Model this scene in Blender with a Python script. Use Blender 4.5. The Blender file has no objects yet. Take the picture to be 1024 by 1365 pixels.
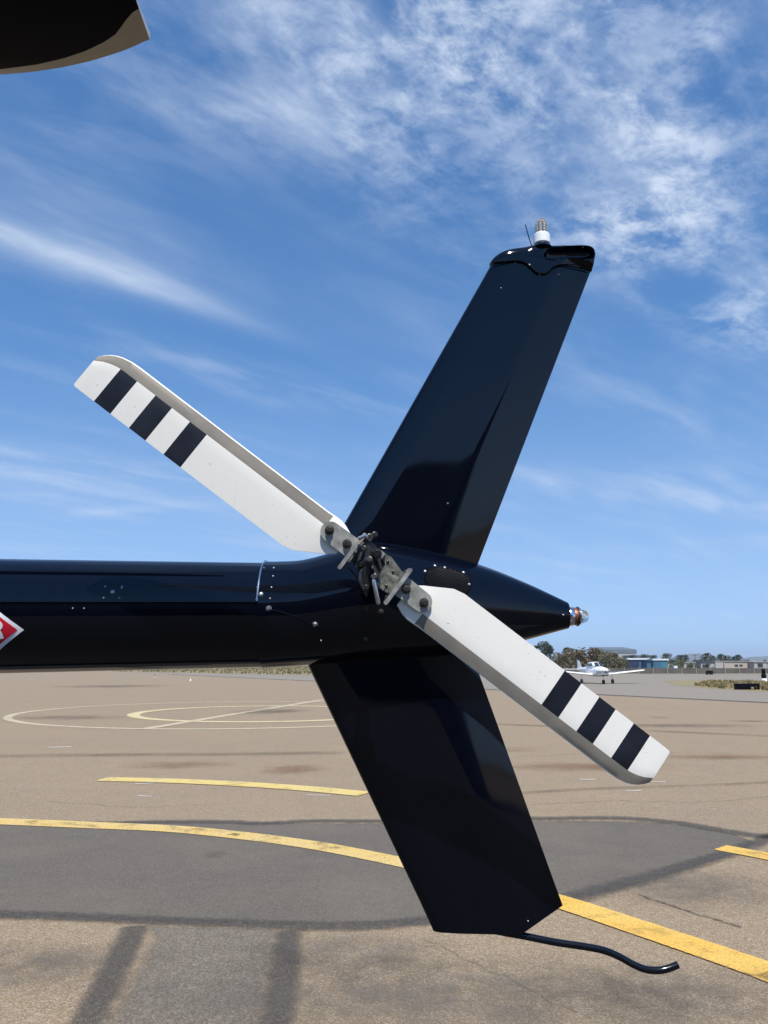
import bpy, bmesh, math, random
from mathutils import Vector, Matrix
from mathutils.bvhtree import BVHTree
R = math.radians
random.seed(7)
S = bpy.context.scene
COL = S.collection

# ------------------------------------------------------------------ camera
F, CX, CY, CAMH, V0 = 1025.0, 512.0, 682.5, 1.72, 885.0      # photograph's focal length and horizon, in its pixels
PITCH = math.atan((V0 - CY) / F)
cam_d = bpy.data.cameras.new('camera'); cam_d.sensor_fit = 'HORIZONTAL'; cam_d.sensor_width = 36.0
cam_d.lens = 36.0 * F / 1024.0; cam_d.clip_start = 0.05; cam_d.clip_end = 40000
cam = bpy.data.objects.new('camera', cam_d); COL.objects.link(cam)
cam.location = (0, 0, CAMH); cam.rotation_euler = (math.pi / 2 + PITCH, 0, 0)
S.camera = cam

def ray(u, v):
    x = (u - CX) / F; z = (CY - v) / F
    return Vector((x, math.cos(PITCH) - z * math.sin(PITCH), math.sin(PITCH) + z * math.cos(PITCH)))
EYE = Vector((0, 0, CAMH))
def at(u, v, Y):            # point of the place at depth Y
    d = ray(u, v); return EYE + d * (Y / d.y)
def gr(u, v, z=0.0):        # point on the ground
    d = ray(u, v); p = EYE + d * ((z - CAMH) / d.z); return p
def onz(u, v, z):
    d = ray(u, v); return EYE + d * ((z - CAMH) / d.z)

# ------------------------------------------------------------------ render settings, sun, sky
S.render.engine = 'CYCLES'
S.cycles.use_denoising = True
try: S.cycles.denoiser = 'OPENIMAGEDENOISE'
except Exception: pass
S.cycles.max_bounces = 8; S.cycles.transparent_max_bounces = 16
S.view_settings.view_transform = 'Standard'; S.view_settings.look = 'None'
S.view_settings.exposure = 0.2; S.view_settings.gamma = 1.0
S.view_settings.use_curve_mapping = False

SUN_EL, SUN_AZ = R(61), R(172)          # azimuth from +Y towards +X: the sun stands behind the photographer
sdir = Vector((math.sin(SUN_AZ) * math.cos(SUN_EL), math.cos(SUN_AZ) * math.cos(SUN_EL), math.sin(SUN_EL)))
sun_d = bpy.data.lights.new('sun', 'SUN'); sun_d.energy = 5.0; sun_d.angle = R(0.53); sun_d.color = (1.0, 0.955, 0.89)
sun = bpy.data.objects.new('sun', sun_d); COL.objects.link(sun)
sun.rotation_euler = (-sdir).to_track_quat('-Z', 'Y').to_euler(); sun.location = sdir * 50

W = bpy.data.worlds.new('World'); S.world = W; W.use_nodes = True
wn, wl = W.node_tree.nodes, W.node_tree.links
for n in list(wn): wn.remove(n)
w_out = wn.new('ShaderNodeOutputWorld'); w_bg = wn.new('ShaderNodeBackground'); w_bg.inputs[1].default_value = 0.145
wl.new(w_bg.outputs[0], w_out.inputs[0])
sky = wn.new('ShaderNodeTexSky'); sky.sky_type = 'NISHITA'; sky.sun_disc = False
sky.sun_elevation = SUN_EL; sky.sun_rotation = SUN_AZ; sky.altitude = 100
sky.air_density = 1.0; sky.dust_density = 0.0; sky.ozone_density = 3.0

def wmath(op, a, b=None, c=None):
    n = wn.new('ShaderNodeMath'); n.operation = op
    for i, v in enumerate((a, b, c)):
        if v is None: continue
        if isinstance(v, (int, float)): n.inputs[i].default_value = v
        else: wl.new(v, n.inputs[i])
    return n.outputs[0]
tc = wn.new('ShaderNodeTexCoord'); sx = wn.new('ShaderNodeSeparateXYZ'); wl.new(tc.outputs['Generated'], sx.inputs[0])
# the gradient starts a little above the horizon: clear coastal air
zs = wmath('ADD', wmath('MULTIPLY', wmath('ABSOLUTE', sx.outputs[2]), 0.80), 0.14)
sv = wn.new('ShaderNodeCombineXYZ'); wl.new(sx.outputs[0], sv.inputs[0]); wl.new(sx.outputs[1], sv.inputs[1]); wl.new(zs, sv.inputs[2])
wl.new(sv.outputs[0], sky.inputs[0])
zz = wmath('ADD', wmath('MAXIMUM', sx.outputs[2], 0.0), 0.10)
cpx = wmath('DIVIDE', sx.outputs[0], zz); cpy = wmath('DIVIDE', sx.outputs[1], zz)
def plane(u, v):
    d = ray(u, v).normalized(); z = max(d.z, 0) + 0.10; return Vector((d.x / z, d.y / z))
cvec = wn.new('ShaderNodeCombineXYZ'); wl.new(cpx, cvec.inputs[0]); wl.new(cpy, cvec.inputs[1])
def wnoise(scale, detail, rough, dist, sxyz=(1, 1, 1), rot=0.0, off=(0, 0, 0)):
    m = wn.new('ShaderNodeMapping'); m.vector_type = 'TEXTURE'; m.inputs['Scale'].default_value = sxyz; m.inputs['Rotation'].default_value = (0, 0, rot)
    m.inputs['Location'].default_value = off
    wl.new(cvec.outputs[0], m.inputs[0])
    n = wn.new('ShaderNodeTexNoise'); n.inputs['Scale'].default_value = scale; n.inputs['Detail'].default_value = detail
    n.inputs['Roughness'].default_value = rough; n.inputs['Distortion'].default_value = dist
    wl.new(m.outputs[0], n.inputs['Vector']); return n.outputs[0]
def wstep(x, lo, hi):
    n = wn.new('ShaderNodeMapRange'); n.interpolation_type = 'SMOOTHSTEP'; wl.new(x, n.inputs[0])
    n.inputs[1].default_value = lo; n.inputs[2].default_value = hi; return n.outputs[0]
def blob(c, a, b):          # soft patch of cirrus in the cloud layer: centre, end of long axis, end of short axis
    c0, A, B = plane(*c), plane(*a), plane(*b); A = A - c0; B = B - c0
    det = A.x * B.y - A.y * B.x
    dx = wmath('SUBTRACT', cpx, c0.x); dy = wmath('SUBTRACT', cpy, c0.y)
    p = wmath('ADD', wmath('MULTIPLY', dx, B.y / det), wmath('MULTIPLY', dy, -B.x / det))
    q = wmath('ADD', wmath('MULTIPLY', dx, -A.y / det), wmath('MULTIPLY', dy, A.x / det))
    e = wmath('ADD', wmath('MULTIPLY', p, p), wmath('MULTIPLY', q, q))
    return wmath('POWER', 2.718, wmath('MULTIPLY', e, -1.0))
n_lump = wnoise(11, 13, 0.66, 0.22, (1.25, 1, 1), R(32))
n_mass = wnoise(3.2, 5, 0.55, 0.25, (1.3, 1, 1), R(40), (0.4, 2.2, 0))
n_wisp = wnoise(6.0, 11, 0.60, 0.30, (3.2, 1, 1), R(42), (3.1, 1.7, 0))
n_soft = wnoise(2.6, 6, 0.55, 0.2, (3.0, 1, 1), R(36), (9.2, 4.1, 0))
lump = wmath('MULTIPLY', wstep(n_lump, 0.35, 0.70), wstep(n_mass, 0.32, 0.60)); wisp = wstep(n_wisp, 0.38, 0.75)
def wsum(*xs):
    r = xs[0]
    for x in xs[1:]: r = wmath('ADD', r, x)
    return r
def wt(x, k): return wmath('MULTIPLY', x, k)
big = wsum(wt(blob((820, 190), (1010, 330), (740, 300)), 1.15), wt(blob((650, 70), (800, 190), (590, 120)), 0.62), wt(blob((960, 60), (1120, 120), (900, 140)), 0.7),
           wt(blob((960, 385), (1120, 450), (920, 440)), 1.1), wt(blob((430, 130), (560, 250), (340, 190)), 0.66))
mid = wsum(wt(blob((300, 90), (420, 200), (220, 150)), 0.35), wt(blob((570, 290), (650, 360), (520, 330)), 0.40), wt(blob((120, 140), (190, 190), (90, 170)), 0.22), wt(blob((880, 530), (1020, 570), (870, 570)), 0.12))
streak = wsum(wt(blob((190, 378), (350, 437), (187, 392)), 0.50), wt(blob((40, 325), (200, 385), (35, 350)), 0.40), wt(blob((110, 330), (300, 400), (120, 300)), 0.20))
low = wsum(wt(blob((170, 679), (250, 673), (170, 685)), 0.42), wt(blob((40, 640), (460, 690), (40, 668)), 0.30), wt(blob((30, 600), (260, 625), (30, 612)), 0.22),
           wt(blob((850, 655), (1060, 690), (850, 672)), 0.34), wt(blob((560, 450), (760, 520), (540, 490)), 0.16), wt(blob((290, 488), (360, 502), (290, 496)), 0.22))
veil = wmath('SUBTRACT', 1.0, wstep(sx.outputs[2], 0.0, 0.42))
dens = wsum(wt(veil, 0.27), wmath('MULTIPLY', big, wmath('ADD', wt(lump, 0.72), wt(wisp, 0.20))),
            wmath('MULTIPLY', mid, wmath('ADD', wt(wisp, 0.9), wt(lump, 0.3))),
            wmath('MULTIPLY', streak, wmath('ADD', wt(wisp, 0.5), 0.55)),
            wmath('MULTIPLY', low, wmath('ADD', wt(wisp, 0.75), 0.3)),
            wt(wmath('MULTIPLY', wstep(n_soft, 0.38, 0.75), wisp), 0.26))
dens = wmath('MINIMUM', dens, 0.86)
hs = wn.new('ShaderNodeHueSaturation'); hs.inputs['Saturation'].default_value = 1.21; hs.inputs['Value'].default_value = 1.07
wl.new(sky.outputs[0], hs.inputs['Color'])
wmix = wn.new('ShaderNodeMix'); wmix.data_type = 'RGBA'
wl.new(dens, wmix.inputs['Factor']); wl.new(hs.outputs[0], wmix.inputs['A'])
wmix.inputs['B'].default_value = (4.3, 4.9, 5.9, 1)
wl.new(wmix.outputs['Result'], w_bg.inputs[0])

# ------------------------------------------------------------------ materials
def new_mat(name):
    m = bpy.data.materials.new(name); m.use_nodes = True
    nt = m.node_tree; b = nt.nodes['Principled BSDF']; return m, nt, b
def N(nt, t, **kw):
    n = nt.nodes.new(t)
    for k, v in kw.items():
        if k in n.inputs.keys(): n.inputs[k].default_value = v
        else: setattr(n, k, v)
    return n
def coords(nt, scale=(1, 1, 1), which='Object'):
    t = N(nt, 'ShaderNodeTexCoord'); m = N(nt, 'ShaderNodeMapping'); m.inputs['Scale'].default_value = scale
    nt.links.new(t.outputs[which], m.inputs[0]); return m.outputs[0]
def noise(nt, vec, scale, detail=4, rough=0.55, dist=0.0):
    n = N(nt, 'ShaderNodeTexNoise'); n.inputs['Scale'].default_value = scale; n.inputs['Detail'].default_value = detail
    n.inputs['Roughness'].default_value = rough; n.inputs['Distortion'].default_value = dist
    nt.links.new(vec, n.inputs['Vector']); return n.outputs[0]
def rng(nt, x, a, b, c, d, smooth=False):
    n = N(nt, 'ShaderNodeMapRange')
    if smooth: n.interpolation_type = 'SMOOTHSTEP'
    nt.links.new(x, n.inputs[0])
    for i, v in enumerate((a, b, c, d)): n.inputs[i + 1].default_value = v
    return n.outputs[0]
def mixc(nt, fac, a, b, blend='MIX'):
    n = N(nt, 'ShaderNodeMix', data_type='RGBA', blend_type=blend)
    for s, v in (('Factor', fac), ('A', a), ('B', b)):
        if isinstance(v, (tuple, list)): n.inputs[s].default_value = (*v[:3], 1) if s != 'Factor' else v
        elif isinstance(v, (int, float)): n.inputs[s].default_value = v
        else: nt.links.new(v, n.inputs[s])
    return n.outputs['Result']
def mth(nt, op, a, b=None):
    n = N(nt, 'ShaderNodeMath', operation=op)
    for i, v in enumerate((a, b)):
        if v is None: continue
        if isinstance(v, (int, float)): n.inputs[i].default_value = v
        else: nt.links.new(v, n.inputs[i])
    return n.outputs[0]
def bump(nt, b, h, strength, dist):
    n = N(nt, 'ShaderNodeBump'); n.inputs['Strength'].default_value = strength; n.inputs['Distance'].default_value = dist
    nt.links.new(h, n.inputs['Height']); nt.links.new(n.outputs[0], b.inputs['Normal'])

def simple(name, col, rough=0.5, metal=0.0, var=0.15, scale=6.0, bmp=0.0, spec=0.5, bdist=0.002):
    m, nt, b = new_mat(name)
    v = coords(nt); n = noise(nt, v, scale, 5)
    lo = tuple(c * (1 - var) for c in col); hi = tuple(min(1, c * (1 + var)) for c in col)
    nt.links.new(mixc(nt, rng(nt, n, 0.3, 0.7, 0, 1), lo, hi), b.inputs['Base Color'])
    nt.links.new(rng(nt, n, 0.3, 0.7, max(0.0, rough * 0.85), min(1, rough * 1.2)), b.inputs['Roughness'])
    b.inputs['Metallic'].default_value = metal; b.inputs['Specular IOR Level'].default_value = spec
    if bmp: bump(nt, b, noise(nt, v, scale * 4, 4), bmp, bdist)
    return m
def glass_mat(name, col, rough=0.02, ior=1.45):
    m, nt, b = new_mat(name)
    b.inputs['Base Color'].default_value = (*col, 1); b.inputs['Transmission Weight'].default_value = 1.0
    b.inputs['IOR'].default_value = ior
    nt.links.new(rng(nt, noise(nt, coords(nt), 8), 0, 1, rough, rough * 2), b.inputs['Roughness'])
    return m

def black_paint():
    m, nt, b = new_mat('gloss_black_paint')
    v = coords(nt); n = noise(nt, v, 9, 6, 0.6)
    dust = noise(nt, v, 42, 8, 0.7)
    nt.links.new(mixc(nt, rng(nt, dust, 0.6, 0.95, 0, 0.2), (0.0012, 0.0017, 0.0045), (0.012, 0.012, 0.013)), b.inputs['Base Color'])
    nt.links.new(rng(nt, n, 0.25, 0.75, 0.03, 0.075), b.inputs['Roughness'])
    b.inputs['Specular IOR Level'].default_value = 0.40
    bump(nt, b, noise(nt, v, 4.0, 2, 0.4), 0.05, 0.003)
    return m
def white_blade():
    m, nt, b = new_mat('white_blade_paint')
    v = coords(nt); n = noise(nt, v, 7, 6, 0.6); g = noise(nt, coords(nt, (60, 60, 8)), 1.0, 6, 0.7)
    c = mixc(nt, rng(nt, n, 0.35, 0.8, 0, 0.6), (0.90, 0.865, 0.775), (0.85, 0.81, 0.715))
    c = mixc(nt, rng(nt, g, 0.62, 0.85, 0, 0.35), c, (0.45, 0.43, 0.39))
    sp_ = noise(nt, v, 130, 2, 0.5); c = mixc(nt, rng(nt, sp_, 0.70, 0.76, 0, 0.5), c, (0.22, 0.19, 0.15))
    st_ = noise(nt, v, 3.0, 6, 0.7, 1.0); c = mixc(nt, rng(nt, st_, 0.55, 0.8, 0, 0.22), c, (0.55, 0.53, 0.47))
    nt.links.new(c, b.inputs['Base Color']); b.inputs['Roughness'].default_value = 0.32
    return m
M = {}
M['black'] = black_paint()
M['white'] = white_blade()
M['guard'] = simple('black_tube_paint', (0.004, 0.004, 0.006), 0.16, 0, 0.2, 20)
M['stripe'] = simple('black_stripe_paint', (0.010, 0.012, 0.020), 0.38, 0, 0.25, 14)
M['strip'] = simple('dull_erosion_strip', (0.235, 0.21, 0.17), 0.55, 0.1, 0.16, 16, 0.05)
M['grip'] = simple('grey_grip_paint', (0.30, 0.295, 0.26), 0.45, 0.1, 0.4, 45, 0.08)
M['olive'] = simple('primed_metal', (0.15, 0.15, 0.12), 0.5, 0.2, 0.6, 70, 0.15)
M['steel'] = simple('bright_steel', (0.55, 0.54, 0.52), 0.3, 0.9, 0.2, 40)
M['bar'] = simple('pale_grey_horn', (0.36, 0.355, 0.33), 0.38, 0.3, 0.45, 40, 0.08)
M['dark'] = simple('dark_oily_metal', (0.045, 0.043, 0.042), 0.38, 0.6, 0.4, 60, 0.1)
M['bolt'] = simple('bolt_cadmium', (0.09, 0.08, 0.07), 0.42, 0.75, 0.35, 90, 0.1)
M['rivet'] = simple('rivet_metal', (0.42, 0.42, 0.42), 0.35, 0.85, 0.2, 50)
M['bare'] = simple('bare_metal_edge', (0.44, 0.38, 0.29), 0.45, 0.1, 0.12, 8)
M['blackflat'] = simple('satin_black_underside', (0.0025, 0.0028, 0.0065), 0.4, 0, 0.4, 5, 0, 0.07)
M['lampwhite'] = simple('white_lamp_base', (0.82, 0.83, 0.84), 0.35, 0, 0.05, 30)
M['amber'] = simple('copper_ring', (0.30, 0.11, 0.06), 0.4, 0.6, 0.3, 60)
M['chrome'] = simple('chrome', (0.72, 0.71, 0.69), 0.16, 1.0, 0.1, 50)
M['glass'] = glass_mat('clear_lens', (0.93, 0.97, 0.98))
M['led'] = simple('led_white', (0.8, 0.82, 0.78), 0.25, 0, 0.1, 100)
M['ledcore'] = simple('led_core', (0.30, 0.27, 0.23), 0.5, 0.2, 0.3, 60)
M['red'] = simple('decal_red', (0.62, 0.010, 0.030), 0.3, 0, 0.1, 10)
M['decalwhite'] = simple('decal_white', (0.82, 0.82, 0.82), 0.3, 0, 0.04, 10)
M['void'] = simple('vent_void', (0.0015, 0.0015, 0.002), 0.9, 0, 0.2, 30, 0, 0.1)
M['wire'] = simple('vent_wire', (0.014, 0.016, 0.022), 0.45, 0.3, 0.3, 60)

# ------------------------------------------------------------------ mesh helpers
class MB:
    def __init__(s): s.v = []; s.f = []; s.m = []
    def quad(s, idx, mi=0): s.f.append(tuple(idx)); s.m.append(mi)
    def rings(s, rings, closed=True, caps=(True, True), mi=0, fm=None):
        base = len(s.v); n = len(rings[0])
        for r in rings: s.v += [tuple(p) for p in r]
        for i in range(len(rings) - 1):
            for j in range(n if closed else n - 1):
                k = (j + 1) % n
                s.quad((base + i * n + j, base + i * n + k, base + (i + 1) * n + k, base + (i + 1) * n + j), fm(i, j) if fm else mi)
        if caps[0]: s.quad(tuple(base + j for j in reversed(range(n))), mi)
        if caps[1]: s.quad(tuple(base + (len(rings) - 1) * n + j for j in range(n)), mi)
        return s
    def box(s, c, size, ax=None, mi=0, taper=1.0):
        c = Vector(c); a = ax or (Vector((1, 0, 0)), Vector((0, 1, 0)), Vector((0, 0, 1)))
        h = [x / 2 for x in size]; rr = []
        for t, k in ((-1, 1.0), (1, taper)):
            rr.append([c + a[0] * (sx_ * h[0] * k) + a[1] * (sy_ * h[1] * k) + a[2] * (t * h[2]) for sx_, sy_ in ((-1, -1), (1, -1), (1, 1), (-1, 1))])
        return s.rings(rr, mi=mi)
    def cyl(s, p0, p1, r0, r1=None, n=16, caps=(True, True), mi=0):
        p0, p1 = Vector(p0), Vector(p1); r1 = r0 if r1 is None else r1
        d = (p1 - p0).normalized(); u = d.orthogonal().normalized(); w = d.cross(u)
        rr = [[p + (u * math.cos(t) + w * math.sin(t)) * r for t in [2 * math.pi * i / n for i in range(n)]] for p, r in ((p0, r0), (p1, r1))]
        return s.rings(rr, caps=caps, mi=mi)
    def lathe(s, p0, d, prof, n=20, mi=0, caps=(True, True)):
        p0, d = Vector(p0), Vector(d).normalized(); u = d.orthogonal().normalized(); w = d.cross(u)
        rr = [[p0 + d * h + (u * math.cos(2 * math.pi * i / n) + w * math.sin(2 * math.pi * i / n)) * r for i in range(n)] for h, r in prof]
        return s.rings(rr, mi=mi, caps=caps)
    def tube(s, pts, r, n=10, mi=0, taper=None):
        pts = [Vector(p) for p in pts]; u = None; rr = []
        for i, p in enumerate(pts):
            d = (pts[min(i + 1, len(pts) - 1)] - pts[max(i - 1, 0)]).normalized()
            u = d.orthogonal().normalized() if u is None else (u - d * u.dot(d)).normalized()
            w = d.cross(u); q = r if taper is None else r * taper[i]
            rr.append([p + (u * math.cos(2 * math.pi * j / n) + w * math.sin(2 * math.pi * j / n)) * q for j in range(n)])
        return s.rings(rr, mi=mi)
    def prism(s, outline, off, mi=0):    # outline: 3D points, off: extrusion vector
        a = [Vector(p) for p in outline]; o = Vector(off)
        return s.rings([a, [p + o for p in a]], mi=mi)
    def mesh(s, name, mats, smooth=True, ang=35):
        me = bpy.data.meshes.new(name); me.from_pydata(s.v, [], s.f)
        for k in (mats if isinstance(mats, (list, tuple)) else [mats]): me.materials.append(M[k] if isinstance(k, str) else k)
        me.polygons.foreach_set('material_index', s.m)
        bm = bmesh.new(); bm.from_mesh(me); bmesh.ops.recalc_face_normals(bm, faces=bm.faces); bm.to_mesh(me); bm.free()
        if smooth:
            me.shade_smooth(); me.set_sharp_from_angle(angle=R(ang))
        me.update(); return me
    def build(s, name, mats, parent=None, smooth=True, ang=35):
        return link(name, s.mesh(name, mats, smooth, ang), parent)
def link(name, me, parent=None):
    o = bpy.data.objects.new(name, me); COL.objects.link(o)
    if parent is not None: attach(o, parent)
    return o
def attach(o, parent):
    o.parent = parent
    w = parent.get('_w'); p = parent; m = Matrix.Identity(4)
    while p is not None:
        m = Matrix.LocRotScale(p.location, p.rotation_euler, p.scale) if p.parent is None else m
        p = p.parent
    o.matrix_parent_inverse = m.inverted() if parent.parent is None else Matrix.Identity(4)
def tag(o, label=None, cat=None, group=None, kind=None):
    if label: o['label'] = label
    if cat: o['category'] = cat
    if group: o['group'] = group
    if kind: o['kind'] = kind
    return o
def empty(name, loc=(0, 0, 0), rz=0):
    o = bpy.data.objects.new(name, None); COL.objects.link(o); o.location = loc; o.rotation_euler = (0, 0, rz); o.empty_display_size = 0.2
    return o
def bvh(o): return BVHTree.FromPolygons([Vector(v.co) for v in o.data.vertices], [tuple(p.vertices) for p in o.data.polygons])
def lerp(a, b, t): return a + (b - a) * t
def interp(x, tab):
    if x <= tab[0][0]: return tab[0][1]
    for (a, b), (c, d) in zip(tab, tab[1:]):
        if x <= c: return lerp(b, d, (x - a) / (c - a) if c > a else 0)
    return tab[-1][1]
def smooth_tab(tab, n=6):      # Catmull-Rom through 2D/3D points
    P = [Vector(p) for p in tab]; out = []
    for i in range(len(P) - 1):
        p0, p1, p2, p3 = P[max(i - 1, 0)], P[i], P[i + 1], P[min(i + 2, len(P) - 1)]
        for k in range(n):
            t = k / n
            out.append(0.5 * ((2 * p1) + (p2 - p0) * t + (2 * p0 - 5 * p1 + 4 * p2 - p3) * t * t + (3 * p1 - p0 - 3 * p2 + p3) * t ** 3))
    out.append(P[-1]); return out

# ================================================================== THE SETTING
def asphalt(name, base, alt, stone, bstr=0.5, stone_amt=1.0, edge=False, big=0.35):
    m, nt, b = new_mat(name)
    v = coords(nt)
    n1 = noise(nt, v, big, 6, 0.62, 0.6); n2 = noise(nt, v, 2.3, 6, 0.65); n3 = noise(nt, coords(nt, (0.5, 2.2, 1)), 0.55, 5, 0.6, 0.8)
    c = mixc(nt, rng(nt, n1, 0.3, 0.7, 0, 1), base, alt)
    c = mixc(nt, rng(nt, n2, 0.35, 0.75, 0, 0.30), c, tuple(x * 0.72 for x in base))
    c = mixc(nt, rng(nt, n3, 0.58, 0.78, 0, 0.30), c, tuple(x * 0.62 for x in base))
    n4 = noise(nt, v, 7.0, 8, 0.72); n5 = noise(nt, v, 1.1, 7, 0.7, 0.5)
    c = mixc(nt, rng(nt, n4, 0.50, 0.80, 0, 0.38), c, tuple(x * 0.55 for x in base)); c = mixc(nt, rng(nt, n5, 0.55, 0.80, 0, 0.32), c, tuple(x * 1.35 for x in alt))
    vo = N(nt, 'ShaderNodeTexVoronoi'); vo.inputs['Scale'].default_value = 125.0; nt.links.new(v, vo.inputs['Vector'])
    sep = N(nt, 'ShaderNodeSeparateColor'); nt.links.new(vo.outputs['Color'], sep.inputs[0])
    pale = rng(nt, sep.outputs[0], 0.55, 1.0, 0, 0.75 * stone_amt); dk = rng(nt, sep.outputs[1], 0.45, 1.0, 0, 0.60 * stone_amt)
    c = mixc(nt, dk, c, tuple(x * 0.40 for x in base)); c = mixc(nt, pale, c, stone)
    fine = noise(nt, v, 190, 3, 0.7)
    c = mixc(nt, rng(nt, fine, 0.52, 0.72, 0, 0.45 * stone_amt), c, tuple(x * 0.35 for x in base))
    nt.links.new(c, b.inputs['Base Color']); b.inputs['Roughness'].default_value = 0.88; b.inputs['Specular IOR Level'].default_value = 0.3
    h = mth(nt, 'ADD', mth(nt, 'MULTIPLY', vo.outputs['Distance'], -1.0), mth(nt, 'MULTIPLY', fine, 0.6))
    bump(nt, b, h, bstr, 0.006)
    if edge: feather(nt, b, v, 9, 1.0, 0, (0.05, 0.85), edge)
    return m
def feather(nt, b, v, scale, amt, wear=0.0, lim=(0.25, 0.55), op=1.0):
    a = N(nt, 'ShaderNodeAttribute', attribute_name='edge')
    n = noise(nt, v, scale, 7, 0.7)
    x = mth(nt, 'ADD', a.outputs['Fac'], mth(nt, 'MULTIPLY', mth(nt, 'SUBTRACT', n, 0.5), amt))
    al = rng(nt, x, lim[0], lim[1], 0, 1, True)
    if wear:
        w = noise(nt, v, 60, 6, 0.75); al = mth(nt, 'MULTIPLY', al, rng(nt, w, 0.34, 0.52, 1 - wear, 1, True))
        w2 = noise(nt, v, 3.0, 6, 0.7); al = mth(nt, 'MULTIPLY', al, rng(nt, w2, 0.30, 0.5, 1 - wear * 0.8, 1, True))
    if op < 1: al = mth(nt, 'MULTIPLY', al, op)
    nt.links.new(al, b.inputs['Alpha'])
def paint(name, col, alt, wear):
    m, nt, b = new_mat(name); v = coords(nt)
    n = noise(nt, v, 2.2, 7, 0.65); g = noise(nt, v, 120, 3, 0.7)
    c = mixc(nt, rng(nt, n, 0.3, 0.7, 0, 1), col, alt)
    c = mixc(nt, rng(nt, g, 0.5, 0.75, 0, 0.5), c, tuple(x * 0.6 for x in col))
    nt.links.new(c, b.inputs['Base Color']); b.inputs['Roughness'].default_value = 0.7
    feather(nt, b, v, 26, 0.9, wear); return m
def stain(name, col, scale, dens):
    m, nt, b = new_mat(name); v = coords(nt); b.inputs['Base Color'].default_value = (*col, 1); b.inputs['Roughness'].default_value = 0.9
    a = N(nt, 'ShaderNodeAttribute', attribute_name='edge'); n = noise(nt, v, scale, 7, 0.7)
    al = mth(nt, 'MULTIPLY', rng(nt, a.outputs['Fac'], 0, 1, 0, dens, True), rng(nt, n, 0.25, 0.6, 0, 1))
    nt.links.new(mixc(nt, noise(nt, v, 160, 3), tuple(x * 0.6 for x in col), tuple(x * 1.3 for x in col)), b.inputs['Base Color'])
    nt.links.new(al, b.inputs['Alpha']); return m
M['apron'] = asphalt('weathered_tan_asphalt', (0.278, 0.202, 0.116), (0.243, 0.180, 0.110), (0.50, 0.425, 0.345), 0.5, 0.8)
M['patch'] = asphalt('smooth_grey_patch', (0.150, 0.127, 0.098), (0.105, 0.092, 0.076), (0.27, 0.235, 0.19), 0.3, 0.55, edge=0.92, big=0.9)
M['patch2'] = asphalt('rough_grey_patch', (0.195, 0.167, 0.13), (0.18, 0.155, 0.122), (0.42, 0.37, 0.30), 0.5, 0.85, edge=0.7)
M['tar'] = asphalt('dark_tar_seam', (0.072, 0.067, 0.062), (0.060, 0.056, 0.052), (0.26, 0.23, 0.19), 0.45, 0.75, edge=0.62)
M['taxi'] = asphalt('grey_taxiway_asphalt', (0.25, 0.215, 0.165), (0.225, 0.195, 0.152), (0.36, 0.34, 0.31), 0.3, 0.5, big=0.05)
M['yellow'] = paint('yellow_marking', (0.70, 0.40, 0.060), (0.70, 0.46, 0.11), 0.6)
M['yellowfaded'] = paint('faded_yellow_marking', (0.66, 0.44, 0.12), (0.62, 0.47, 0.20), 0.75)
M['paleyellow'] = paint('pale_yellow_marking', (0.66, 0.47, 0.13), (0.62, 0.50, 0.20), 0.5)
M['cream'] = paint('cream_marking', (0.56, 0.47, 0.30), (0.50, 0.42, 0.28), 0.6)
M['creamyellow'] = paint('cream_yellow_marking', (0.64, 0.53, 0.26), (0.58, 0.48, 0.27), 0.5)
M['whitemark'] = paint('white_marking', (0.62, 0.60, 0.53), (0.55, 0.52, 0.45), 0.6)
M['rust'] = stain('rusty_stain', (0.20, 0.105, 0.045), 1.2, 0.55)
M['oil'] = stain('oil_stain', (0.06, 0.05, 0.04), 1.6, 0.4)
M['tyremark'] = stain('tyre_mark_stain', (0.11, 0.08, 0.052), 1.0, 0.32)
M['crackfill'] = stain('crack_dark', (0.05, 0.042, 0.035), 30, 0.8)
def dirt_mat(name, a, b_, c_, sc=0.08):
    m, nt, b = new_mat(name); v = coords(nt)
    n1 = noise(nt, v, sc, 7, 0.65); n2 = noise(nt, v, sc * 9, 6, 0.7)
    c = mixc(nt, rng(nt, n1, 0.35, 0.65, 0, 1), a, b_); c = mixc(nt, rng(nt, n2, 0.45, 0.7, 0, 0.8), c, c_)
    nt.links.new(c, b.inputs['Base Color']); b.inputs['Roughness'].default_value = 0.95; return m
M['dirt'] = dirt_mat('dry_ground', (0.24, 0.19, 0.12), (0.17, 0.15, 0.085), (0.13, 0.125, 0.06))
M['grassbed'] = dirt_mat('dry_grass_bed', (0.24, 0.19, 0.095), (0.16, 0.15, 0.06), (0.30, 0.22, 0.12), 0.35)

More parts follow.
